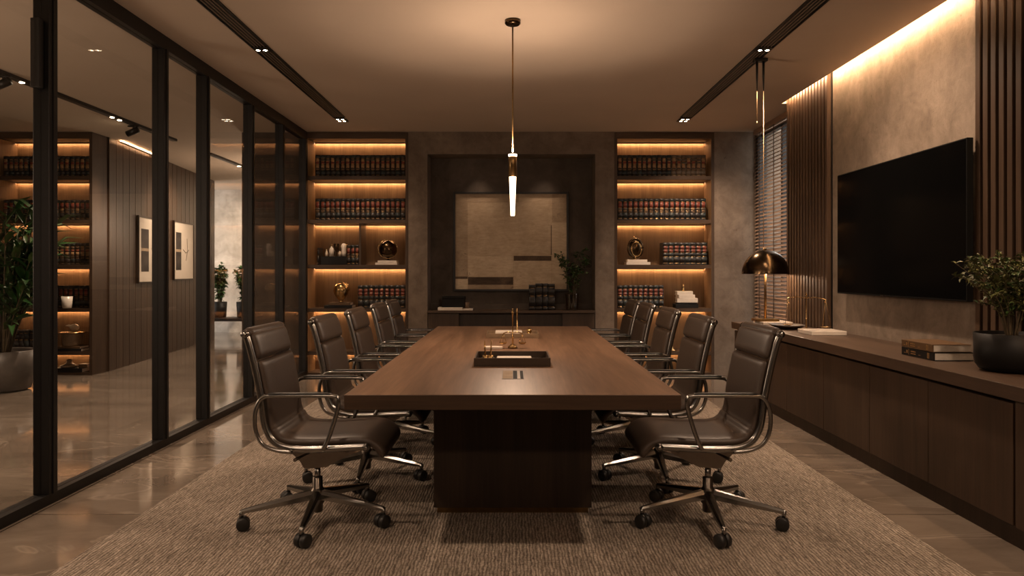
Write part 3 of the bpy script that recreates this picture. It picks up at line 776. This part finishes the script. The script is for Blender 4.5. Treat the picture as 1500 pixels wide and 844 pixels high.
for v in list(l1.bm.verts)+list(s1.bm.verts):
    if v.co.y > .20: v.co.y = .20
s1.build('stems', 'twig', pv); l1.build('leaves', None, pv)

# ------------------------------------------------------------------ pendant above the table
pd = thing('pendant_light', 'slim brass pendant with a tapered glowing glass tube above the table', 'lamp', (0, 4.69, H))
MB().lathe([(0,0),(.052,0),(.052,-.022),(.044,-.030),(0,-.030)], seg=28, mat='bronze_shade').build('canopy', None, pd, True)
mb = MB(); mb.tube([(0,0,-.03),(0,0,2.0-H)], .0055, 10); mb.build('rod', 'brass_dark', pd, True)
MB().lathe([(.010,1.975-H),(.028,1.975-H),(.028,1.988-H),(.010,1.988-H),(.010,1.975-H)], seg=24, mat='lamp_ring').build('light_ring', None, pd, True)
MB().lathe([(0,1.972-H),(.026,1.972-H),(.028,1.966-H),(.028,1.842-H),(.022,1.840-H),(0,1.840-H)], seg=24, mat='brass_dark').build('socket', None, pd, True)
MB().lathe([(0,1.840-H),(.023,1.840-H),(.0135,1.588-H),(.012,1.585-H),(0,1.585-H)], seg=20, mat='lamp_glass').build('glass_tube', None, pd, True)

# ------------------------------------------------------------------ ceiling slots with downlights
def slot(label, x0, x1, y0, y1):
    t = thing('ceiling_vent', label, 'vent', ((x0+x1)/2, (y0+y1)/2, H)); w = (x1-x0)/2; l = (y1-y0)/2
    mb = MB(); mb.box(-w, w, -l, l, -.004, -.0005); mb.build('backing', 'black_metal', t)
    mb = MB()
    for a, b2 in ((-w-.006,-w+.004), (w-.004,w+.006)): mb.box(a, b2, -l, l, -.009, -.0005)
    for a, b2 in ((-l,-l+.01), (l-.01,l)): mb.box(-w, w, a, b2, -.009, -.0005)
    mb.build('frame', 'black_metal', t)
    mb = MB(); n = 5
    for k in range(1, n): xx = -w+2*w*k/n; mb.box(xx-.002, xx+.002, -l+.01, l-.01, -.010, -.004)
    mb.build('louver', 'grille_slat', t)
slot('long black linear ceiling vent on the glass wall side', -1.905, -1.785, -2.6, 7.62)
slot('long black linear ceiling vent on the television side', 1.785, 1.905, -2.6, 7.62)
def downlight(label, x, y, n, tilt=0.):
    t = thing('downlight', label, 'lamp', (x, y, H), group='recessed downlights in the ceiling vents')
    rows = n//2
    mb = MB(); mb.box(-.058, .058, -.085*rows*.6, .085*rows*.6, -.014, -.0005, bev=.003); mb.build('housing', 'black_metal', t)
    for k in range(n):
        xx = (-.026,.026)[k % 2]; yy = ((k//2)-(rows-1)/2)*.085
        MB().lathe([(.021,-.0145),(.021,-.019),(.016,-.019),(.015,-.016),(0,-.016)], (xx,yy,0), 16, 'black_plastic').build('bezel', None, t, True)
        MB().lathe([(.0145,-.0162),(.0145,-.0185),(0,-.0185)], (xx,yy,0), 14, 'spot_lens').build('lens', None, t, True)
    return t
def light(kind, name, loc, energy, col, target=None, **kw):
    d = bpy.data.lights.new(name, kind); d.energy = energy; d.color = col
    for k, v in kw.items(): setattr(d, k, v)
    o = bpy.data.objects.new(name, d); COL.objects.link(o); o.location = loc
    if target is not None: o.rotation_euler = (Vector(target)-Vector(loc)).to_track_quat('-Z','Y').to_euler()
    return o
SPOTC = (1., .705, .495)
for sg, nm in ((-1,'glass wall'), (1,'television')):
    for y, n, where in ((1.9,2,'at the front end'), (5.27,2,'half way along'), (7.71,4,'at the far end')):
        if y < 2: lb = None
        downlight('%s downlight %s of the ceiling vent, %s side' % ({2:'two lens',4:'four lens'}[n], where, nm), sg*1.845, y, n)
for sg in (-1, 1):
    light('SPOT', 'spot_beam', (sg*1.845, -1.4, H-.03), 85, SPOTC, (sg*.9, 1.2, 0), spot_size=2.4, spot_blend=.9, shadow_soft_size=.12)  # added fill from behind the camera for the table front, no fixture
    light('SPOT', 'spot_beam', (sg*1.845, 1.9, H-.03), 95, SPOTC, (sg*1.3, 2.5, 0), spot_size=2.3, spot_blend=.9, shadow_soft_size=.06)
    light('SPOT', 'spot_beam', (sg*1.845, 5.27, H-.03), 95, SPOTC, (sg*1.4, 5.1, 0), spot_size=2.2, spot_blend=.9, shadow_soft_size=.06)
    light('SPOT', 'spot_beam', (sg*1.845, 7.71, H-.03), 60 if sg < 0 else 120, SPOTC, (-1.8, 7.8, 0) if sg < 0 else (2.35, 7.95, .6), spot_size=2.0, spot_blend=.9, shadow_soft_size=.05)
# wall washer towards the television wall, from the same vent
light('SPOT', 'wall_wash_beam', (1.87, 4.6, H-.03), 55, SPOTC, (2.72, 4.7, 1.2), spot_size=2.0, spot_blend=.8, shadow_soft_size=.02)
# table downlights from the pendant
light('POINT', 'pendant_glow', (0, 4.69, 1.54), 18, SPOTC, shadow_soft_size=.045)
light('SPOT', 'pendant_uplight', (0, 4.69, 2.00), 24, SPOTC, (0, 4.69, 3), spot_size=2.24, spot_blend=.3, shadow_soft_size=.03)
# niche downlights
for x in (-.45, .42): light('SPOT', 'niche_beam', (x, 8.53, 2.59), 9, SPOTC, (x*.75, 8.75, 1.5), spot_size=1.2, spot_blend=1., shadow_soft_size=.05)
# cove strip above the television wall
mb = MB(); mb.box(2.642, 2.654, -3.0, 6.98, 2.915, 2.926)
cv = thing('light_strip', 'hidden warm light strip in the ceiling cove above the television wall', 'light strip', (0,0,0))
mb.build('diffuser', 'led_cove', cv)
mb = MB(); mb.box(2.6355, 2.656, -3.0, 6.98, 2.926, 2.931); mb.build('channel', 'alu_dark', cv)

# slim brass rods hanging from the right vent
sp = thing('hanging_rods', 'two thin brass rods hanging from a black bracket on the right ceiling vent', 'pendant rods', (1.90, 5.50, H))
mb = MB(); mb.box(-.05,.05,-.03,.03,-.035,-.011, bev=.004)
mb.build('bracket', 'black_metal', sp)
for dx, L in ((.025,1.47), (-.025,.50)):
    mb = MB(); mb.tube([(dx,0,-.03),(dx,0,-.16),(dx,0,-.26)], [.010,.008,.003], 10); k_ = mb.build('collar', 'black_metal', sp, True)
    mb = MB(); mb.tube([(dx,0,-.16),(dx,0,-L)], .0026, 8); mb.lathe([(0,0),(.006,.006),(.004,.02),(0,.022)], (dx,0,-L-.012), 8); mb.build('rod', 'brass_satin', sp, True)

# ------------------------------------------------------------------ television wall
def slats(label, y0, y1, z1, pitch=.065):
    t = thing('slat_panel', label, 'wall panel', (2.72, (y0+y1)/2, .0)); l = (y1-y0)/2
    mb = MB(); mb.box(-.008, -.0005, -l, l, .722, z1); mb.build('backing', 'black_metal', t)
    mb = MB(); n = int((y1-y0)/pitch)
    for k in range(n):
        yc = -l + (k+.5)*(y1-y0)/n
        mb.box(-.045, -.008, yc-.020, yc+.020, .722, z1, bev=.002, seg=1)
    mb.build('slats', 'slat_wood', t)
slats('vertical walnut slat panel between the window and the television', 6.09, 7.015, 2.96)
slats('vertical walnut slat panel behind the potted plant by the television', 2.56, 4.16, 2.96)
tv = thing('television', 'large black wall mounted television with a blank screen', 'television', (2.72, 4.96, 1.52))
mb = MB(); mb.box(-.10,-.062,-.825,.825,-.475,.475, bev=.003); mb.build('bezel', 'socket_black', tv)
mb = MB(); mb.box(-.1012,-.0995,-.817,.817,-.462,.467); mb.build('screen', 'tv_black', tv)
mb = MB(); mb.box(-.062,-.035,-.70,.70,-.40,.30, bev=.01); mb.box(-.035,0,-.40,.40,-.25,.2, bev=.004); mb.build('wall_mount', 'black_plastic', tv)
mb = MB(); mb.box(-.103,-.1005,.10,.15,-.474,-.466); mb.build('badge', 'chrome', tv)

# venetian blind
bl = thing('venetian_blind', 'brown wooden venetian blind in the window behind the dome lamp', 'blind', (2.83, 7.70, 0))
mb = MB(); mb.box(-.03,.03,-.66,.64,H-.06,H-.002, bev=.004); mb.build('headrail', 'blind_wood', bl)
mb = MB(); zz = .10
while zz < H-.08:
    i0 = len(mb.bm.verts)
    mb.box(-.025,.025,-.655,.635,zz-.0015,zz+.0015)
    mb.bm.verts.ensure_lookup_table()
    bmesh.ops.rotate(mb.bm, verts=mb.bm.verts[i0:], cent=Vector((0,0,zz)), matrix=Matrix.Rotation(math.radians(-35), 3, 'Y'))
    zz += .040
mb.build('slats', 'blind_wood', bl)
for y in (-.45, 0, .45):
    mb = MB(); mb.box(-.028,-.0265,y-.012,y+.012,.06,H-.06); mb.build('ladder_tape', 'walnut_case', bl)
mb = MB(); mb.box(-.026,.026,-.655,.635,.05,.075, bev=.003); mb.build('bottom_rail', 'blind_wood', bl)

# ------------------------------------------------------------------ long credenza under the television
CZ = .72
cr = thing('credenza', 'long dark walnut credenza under the television', 'cabinet', (2.22, 5.05, 0))
y0, y1 = 2.55-5.05, 7.18-5.05
mb = MB(); mb.box(-.03, .498, y0, y1, CZ-.065, CZ, bev=.003); mb.build('worktop', 'credenza_top', cr)
mb = MB(); mb.box(.03, .498, y0+.01, y1-.01, .09, CZ-.066); mb.build('carcass', 'walnut_dark', cr)
mb = MB(); mb.box(.012, .49, y0+.01, y1-.01, .001, .09); mb.build('plinth', 'walnut_dark', cr)
mb = MB(); mb.box(.0, .03, 2.57-5.05, 3.165-5.05, .09, CZ-.066); mb.build('side_panel', 'credenza_door', cr)
yy = 7.17
k = 0
seams = [7.17, 6.47, 5.81, 5.12, 4.46, 3.83, 3.18]
for a, b2 in zip(seams, seams[1:]):
    mb = MB(); mb.box(.0, .028, b2+.002-5.05, a-.002-5.05, .092, CZ-.086, bev=.0015, seg=1); mb.build('door', 'credenza_door', cr)
zt = CZ+.001
# marble slab, dome lamp
mb = MB(); mb.box(-.15,.13,-.14,.14,0,.024, bev=.003)
o = tag(mb.build('marble_slab', 'marble_white'), 'pale marble slab under the dome table lamp', 'slab'); o.location = (2.50, 6.86, zt)
lz = zt+.025
lp = thing('table_lamp', 'bronze dome table lamp on the far end of the credenza', 'lamp', (2.425, 6.88, lz))
mb = MB(); mb.box(-.11,.11,-.075,.075,0,.026, bev=.004); mb.build('base', 'brass_dark', lp)
mb = MB(); mb.tube([(0,0,.026),(0,0,.66)], .0125, 14); mb.build('stem', 'brass_dark', lp, True)
R, HZ = .218, .232; zb = 1.197-lz
prof = [(R*math.sin(a), zb+HZ*math.cos(a)) for a in [PI/2*k/16 for k in range(16,-1,-1)]]
inner = [((R-.004)*math.sin(a), zb+(HZ-.004)*math.cos(a)) for a in [PI/2*k/16 for k in range(0,17)]]
mb = MB(); mb.lathe(prof, seg=48, mat='bronze_shade'); mb.lathe(inner, seg=48, mat='white_inside')
mb.lathe([(R-.004, zb), (R, zb)], seg=48, mat='brass'); mb.build('shade', None, lp, True)
mb = MB(); mb.lathe([(0,0),(.012,.0),(.014,.01),(.006,.02),(0,.022)], (0,0,zb+HZ), 14); mb.build('finial', 'brass', lp, True)
MB().lathe([(.03*math.sin(a), -.03*math.cos(a)) for a in [PI*k/10 for k in range(11)]], (0.045,0,zb+.07), 16, 'bulb_glow').build('bulb', None, lp, True)
light('POINT', 'lamp_bulb', (2.425+.045, 6.84, 1.197+.035), 6, SPOTC, shadow_soft_size=.03)
# dark shallow bowl, white slab book, scales
mb = MB(); mb.lathe([(0,0),(.07,0),(.12,.018),(.145,.036),(.14,.036),(.11,.02),(.06,.006),(0,.006)], seg=32, sy=1.4, mat='tray_dark')
o = tag(mb.build('shallow_bowl', None, smooth=True), 'shallow dark oval bowl on the credenza between lamp and white slab', 'bowl'); o.location = (2.41, 6.30, zt)
mb = MB(); mb.box(-.137,.137,-.14,.14,0,.032, bev=.003)
o = tag(mb.build('white_block', 'marble_white'), 'flat white block in front of the brass scales on the credenza', 'block'); o.location = (2.475, 5.74, zt)
def scales(label, loc, rz, hgt, half, pan, drop, mat='brass', bf=.90):
    t = thing('balance_scale', label, 'scale', loc, rz)
    mb = MB(); mb.lathe([(0,0),(pan*1.2,0),(pan*1.2,.010),(pan*.8,.018),(.012,.026),(0,.026)], seg=24); mb.build('base', 'brass_dark', t, True)
    MB().lathe([(.007,.02),(.005,hgt*.3),(.008,hgt*.32),(.005,hgt*.35),(.004,hgt*.95),(.009,hgt),(.003,hgt+.02),(0,hgt+.03)], seg=12, mat=mat).build('column', None, t, True)
    mb = MB(); mb.tube(catmull([(-half,0,hgt*bf),(-half*.5,0,hgt*(bf+.045)),(0,0,hgt*(bf+.02)),(half*.5,0,hgt*(bf+.045)),(half,0,hgt*bf)], 5), .0035, 8); mb.build('beam', mat, t, True)
    for sg in (-1, 1):
        mb = MB(); zz = hgt*bf-drop
        mb.lathe([(0,0),(pan*.6,.002),(pan,.012),(pan*.97,.013),(pan*.55,.005),(0,.004)], (sg*half,0,zz), 20)
        p_ = mb.build('pan', mat, t, True)
        mb = MB()
        for k in range(3):
            a = 2*PI*k/3+.5; mb.tube([(sg*half,0,hgt*bf),(sg*half+pan*.95*math.cos(a), pan*.95*math.sin(a), zz+.012)], .0015, 5)
        mb.build('chain', mat, p_)
    return t
scales('brass balance scales on the credenza between dome lamp and television', (2.47, 6.03, zt), math.radians(-50), .30, .165, .045, .235)
# two thick books
flat_book(2.465, 4.17, zt, .22, .335, .046, 'black_cover', 'thick black book at the bottom of the pair on the credenza', None, .0, '-x', True)
flat_book(2.462, 4.175, zt+.047, .215, .330, .043, 'brown_cover', 'thick brown book on top of the pair on the credenza', None, -.01, '-x', True)
# potted shrub
pp = thing('potted_shrub', 'leafy olive green shrub in a black bowl pot on the near end of the credenza', 'plant', (2.505, 3.60, zt))
MB().lathe([(0,0),(.115,0),(.140,.010),(.157,.035),(.162,.07),(.164,.190),(.157,.190),(.154,.06),(.0,.05)], seg=36, mat='pot_black').build('pot', None, pp, True)
MB().lathe([(.156,.170),(.10,.176),(.04,.172),(0,.176)], seg=24, mat='soil').build('soil', None, pp, True)
s1, l1 = MB(), MB(); shrub(s1, l1, Vector((0,0,.17)), .60, .27, 22, 18, ['leaf_olive','leaf_olive','leaf_mid'], (.022,.040), clampx=.160, thick=.0045, rnd=random.Random(11))
for v in list(l1.bm.verts)+list(s1.bm.verts):
    if v.co.x > .163: v.co.x = .163
s1.build('stems', 'twig', pp); l1.build('leaves', None, pp)

# ------------------------------------------------------------------ on the table
zt = TZ+.001
def tray(label, y0, y1, x0, x1, h, mat):
    t = thing('desk_tray', label, 'tray', ((x0+x1)/2, (y0+y1)/2, zt)); w = (x1-x0)/2; l = (y1-y0)/2; k = .009
    mb = MB(); mb.box(-w,w,-l,l,0,.006); mb.build('base', mat, t)
    mb = MB()
    mb.box(-w,w,-l,-l+k,.006,h, bev=.0015, seg=1); mb.box(-w,w,l-k,l,.006,h, bev=.0015, seg=1); mb.box(-w,-w+k,-l+k,l-k,.006,h, bev=.0015, seg=1); mb.box(w-k,w,-l+k,l-k,.006,h, bev=.0015, seg=1)
    mb.build('rim', mat, t)
    return t
tray('dark wooden desk tray at the near end of the conference table', 3.73, 4.06, -.202, .197, .044, 'tray_dark')
mb = MB(); mb.box(-.095,.095,-.06,.06,0,.022, bev=.006, seg=3)
o = tag(mb.build('notepad', 'white_cover'), 'cream pad lying in the dark desk tray', 'notepad'); o.location = (.008, 3.90, zt+.0065)
ph = thing('pen_holder', 'small brass holder in the left of the dark desk tray', 'pen holder', (-.135, 3.88, zt+.0065))
mb = MB(); mb.box(-.035,.035,-.05,.05,0,.018, bev=.002); mb.build('block', 'tray_dark', ph)
mb = MB(); mb.lathe([(.016,.018),(.016,.034),(.012,.034),(.012,.02)], (-.013,0,0), 14); mb.lathe([(.016,.018),(.016,.034),(.012,.034),(.012,.02)], (.014,0,0), 14); mb.build('cups', 'brass', ph, True)
for k, (dx, lean) in enumerate(((-.013,-.004), (.014,.006))):
    mb = MB(); mb.tube([(0,0,0),(lean*.6,.002,.05),(lean,.004,.095)], [.0035,.005,.002], 8)
    o = tag(mb.build('pen', 'brass', smooth=True), '%s brass pen standing upright in the holder' % ('left','right')[k], 'pen', 'brass pens in the desk tray'); o.location = (-.135+dx, 3.88, zt+.026)
tray('tan desk tray at the far end of the conference table', 5.31, 5.60, -.198, .193, .035, 'tray_tan')
flat_book(-.03, 5.46, zt+.0065, .20, .16, .036, 'white_cover', 'white book lying in the tan desk tray')
bottle(.125, 5.46, zt+.0065, [(0,0),(.03,0),(.03,.012),(.012,.02),(.02,.03),(.022,.045),(0,.06)], 'brass', 'small brass bell in the tan desk tray', 'bell', 'desk_bell')
bottle(.035, 5.72, zt, [(0,0),(.025,0),(.026,.008),(.006,.014),(.004,.15),(.007,.16),(.003,.20),(0,.205)], 'brass', 'thin brass spike stand behind the tan desk tray', 'stand', 'spike_stand')
scales('small brass balance scales in the middle of the conference table', (0, 4.62, zt), 0, .225, .062, .026, .070, bf=.42)
mb = MB(); mb.box(-.06,.06,-.035,.035,0,.014, bev=.002)
o = tag(mb.build('notepad', 'white_cover'), 'small cream pad left of the table scales', 'notepad'); o.location = (-.125, 4.60, zt)

# ------------------------------------------------------------------ lobby behind the glass
def leafy(t, n, h, R, rnd, mats):
    s1, l1 = MB(), MB()
    for k in range(n):
        a = 2*PI*k/n*2.4 + rnd.uniform(-.3,.3); hh = h*rnd.uniform(.35,1.); rr = R*rnd.uniform(.35,1.)
        p0 = Vector((math.cos(a)*.06, math.sin(a)*.06, .38)); e = Vector((math.cos(a)*rr*.65, math.sin(a)*rr*.65, .38+hh))
        P = catmull([p0, p0.lerp(e,.5)+Vector((0,0,.12*hh)), e], 6); s1.tube(P, [.009*(1-.7*i/(len(P)-1)) for i in range(len(P))], 5)
        for i in range(11):
            q = P[4+(i*8//11)] if len(P) > 12 else P[-1]
            d = (e-p0).normalized() + Vector((rnd.uniform(-1,1), rnd.uniform(-1,1), rnd.uniform(-.7,.5)))
            L = rnd.uniform(.20,.36); l1.leaf(q, d, Vector((rnd.uniform(-.3,.3), rnd.uniform(-.3,.3), 1)), L, L*.24, rnd.choice(mats), .35)
    s1.build('stems', 'twig', t); l1.build('leaves', None, t)
pl = thing('potted_palm', 'tall dark leafy plant in a round grey pot behind the glass', 'plant', (-5.24, 7.36, 0))
MB().lathe([(0,0),(.20,0),(.25,.02),(.29,.20),(.30,.41),(.285,.415),(.27,.40),(.26,.20),(0,.18)], seg=36, mat='pot_grey').build('pot', None, pl, True)
MB().lathe([(.275,.375),(.15,.385),(0,.39)], seg=24, mat='soil').build('soil', None, pl, True)
leafy(pl, 38, 1.6, .85, random.Random(5), ['leaf_dark','leaf_dark','leaf_mid'])
# two framed pictures on the panelled wall
ang = math.atan2(13.0-8.76, -5.42+4.945)
def on_panel(d): return -4.927 + (-5.42+4.945)*(d-8.76)/(13.0-8.76)
for d0, d1, zc, lb in ((9.56, 10.56, 1.52, 'nearer of the two framed prints on the lobby wall'), (10.88, 11.78, 1.545, 'farther of the two framed prints on the lobby wall')):
    dm = (d0+d1)/2; t = thing('framed_print', 'thin framed print in white mount, ' + lb, 'picture', (on_panel(dm)+.001, dm, zc), ang-PI/2, 'framed prints in the lobby')
    L = (d1-d0)/2; hh = .455
    mb = MB()
    for y0_, y1_, z0_, z1_ in ((-L,-L+.018,-hh,hh), (L-.018,L,-hh,hh), (-L+.018,L-.018,hh-.018,hh), (-L+.018,L-.018,-hh,-hh+.018)): mb.box(0,.03,y0_,y1_,z0_,z1_)
    mb.build('frame', 'walnut_dark', t)
    mb = MB(); mb.box(0,.018,-L+.018,L-.018,-hh+.018,hh-.018); mb.build('mat_board', 'mat_board', t)
    mb = MB(); mb.box(.018,.0195,-L*.80,-L*.28,.02,hh*.62,'art_ink'); mb.box(.018,.0195,-L*.80,-L*.28,-hh*.66,-.02,'art_ink'); mb.box(.018,.0192,-L*.80,-L*.28,-.02,.02,'art_tan')
    mb.tube([(.0195,-L*.1,.02),(.0195,L*.2,-.03),(.0195,L*.5,.02)], .004, 5, 'art_brown'); mb.tube([(.0195,L*.3,.2),(.0195,L*.35,0),(.0195,L*.2,-.15)], .003, 5, 'art_brown')
    mb.build('print', None, t)
# track with spot heads on the lobby ceiling
tr = thing('track_light', 'black ceiling track with spot heads in the lobby behind the glass', 'lamp', (-4.19, 8.0, H))
mb = MB(); mb.box(-.03,.03,-6.5,.89,-.03,-.0005); mb.build('rail', 'black_metal', tr)
for yy in (-.08, -2.1):
    mb = MB(); mb.tube([(0,yy,-.03),(0,yy,-.075)], .012, 10); mb.box(-.06,.06,yy-.012,yy+.012,-.045,-.031)
    mb.tube([(.05,yy,-.075),(-.07,yy,-.125)], .034, 14); h_ = mb.build('spot_head', 'black_metal', tr, True)
    mb = MB(); mb.tube([(-.0705,yy,-.1253),(-.072,yy,-.126)], .027, 12); mb.build('lens', 'spot_lens', h_, True)
for yy in (-.50, -.36, -1.88):
    MB().lathe([(.02,-.0305),(.02,-.034),(0,-.034)], (0,yy,0), 14, 'spot_lens').build('lens', None, tr, True)
tr2 = thing('track_light', 'short black ceiling track at the far end of the lobby', 'lamp', (-4.19, 11.1, H))
mb = MB(); mb.box(-.03,.03,-1.2,1.2,-.03,-.0005); mb.build('rail', 'black_metal', tr2)
for yy in (-.12, .1): MB().lathe([(.025,-.0305),(.025,-.034),(0,-.034)], (0,yy,0), 14, 'spot_lens').build('lens', None, tr2, True)
# bench with two shrubs by the end wall
be = thing('bench', 'low dark bench against the pale end wall of the lobby', 'bench', (-5.20, 13.75, 0))
mb = MB(); mb.box(-.75,.75,-.22,.22,.28,.34, bev=.006); mb.build('seat', 'black_cover', be)
for x in (-.65,.65):
    for y in (-.17,.17):
        mb = MB(); mb.box(x-.02,x+.02,y-.02,y+.02,0,.28); mb.build('leg', 'black_metal', be)
for x, nm, sd in ((-5.62,'one by the panelled wall',21), (-5.16,'one away from the panelled wall',22)):
    t = thing('potted_shrub', 'bushy green plant on the lobby bench, %s' % nm, 'plant', (x, 13.75, .341), group='plants on the lobby bench')
    MB().lathe([(0,0),(.10,0),(.12,.01),(.135,.30),(.125,.30),(.11,.05),(0,.05)], seg=24, mat='pot_black').build('pot', None, t, True)
    s1, l1 = MB(), MB(); shrub(s1, l1, Vector((0,0,.06)), 1.05, .12, 12, 14, ['leaf_dark','leaf_mid'], (.06,.10), thick=.008, rnd=random.Random(sd)); s1.build('stems', 'twig', t); l1.build('leaves', None, t)

# lobby light strip, added fill lights and beams
ls = thing('light_strip', 'warm light strip along the top of the panelled lobby wall', 'light strip', (-4.91, 8.95, H), ang-PI/2)
mb = MB(); mb.box(0, .03, 0, 1.15, -.030, -.02); mb.build('channel', 'black_metal', ls)
mb = MB(); mb.box(.004, .020, .01, 1.14, -.0195, -.014); mb.build('diffuser', 'led', ls)
LB = (1., .74, .53)
light('POINT', 'lobby_fill', (-4.6, 3.2, 1.6), 85, LB, shadow_soft_size=.6)  # added out-of-view fill to lift the lobby ceiling, no fixture
light('POINT', 'lobby_fill', (-3.6, 11.0, 1.9), 45, LB, shadow_soft_size=.12)  # second added fill deeper in the lobby, no fixture
light('SPOT', 'lobby_beam', (-4.19, 10.6, H-.05), 140, LB, (-5.25, 10.6, 1.3), spot_size=1.7, spot_blend=.8, shadow_soft_size=.03)
light('SPOT', 'lobby_beam', (-3.95, 12.9, H-.05), 420, (1.,.78,.56), (-4.4, 14.4, 1.4), spot_size=1.9, spot_blend=.8, shadow_soft_size=.03)
light('SPOT', 'lobby_beam', (-4.19, 8.2, H-.05), 200, LB, (-4.3, 8.0, 0), spot_size=2.2, spot_blend=.8, shadow_soft_size=.03)
light('SPOT', 'lobby_beam', (-4.19, 4.6, H-.05), 200, LB, (-4.2, 4.8, 0), spot_size=2.2, spot_blend=.8, shadow_soft_size=.03)

# ------------------------------------------------------------------ world, camera, view
wd = bpy.data.worlds.new('dusk'); sc.world = wd; wd.use_nodes = True
bg = wd.node_tree.nodes['Background']; bg.inputs[0].default_value = (1.,.93,.86,1); bg.inputs[1].default_value = 3.0
cam = bpy.data.cameras.new('camera'); co = bpy.data.objects.new('camera', cam); COL.objects.link(co)
co.location = (0, 0, 1.22); co.rotation_euler = (PI/2, 0, 0)
cam.sensor_width = 36; cam.lens = 25.2; cam.shift_x = -1/1500; cam.shift_y = -24/1500; cam.clip_start = .05
sc.camera = co
sc.view_settings.view_transform = 'Standard'; sc.view_settings.look = 'None'
sc.view_settings.gamma = 1; sc.view_settings.use_curve_mapping = False
sc.view_settings.exposure = 0.64
sc.cycles.use_denoising = True
sc.cycles.max_bounces = 10; sc.cycles.transparent_max_bounces = 16
sc.cycles.sample_clamp_indirect = 6
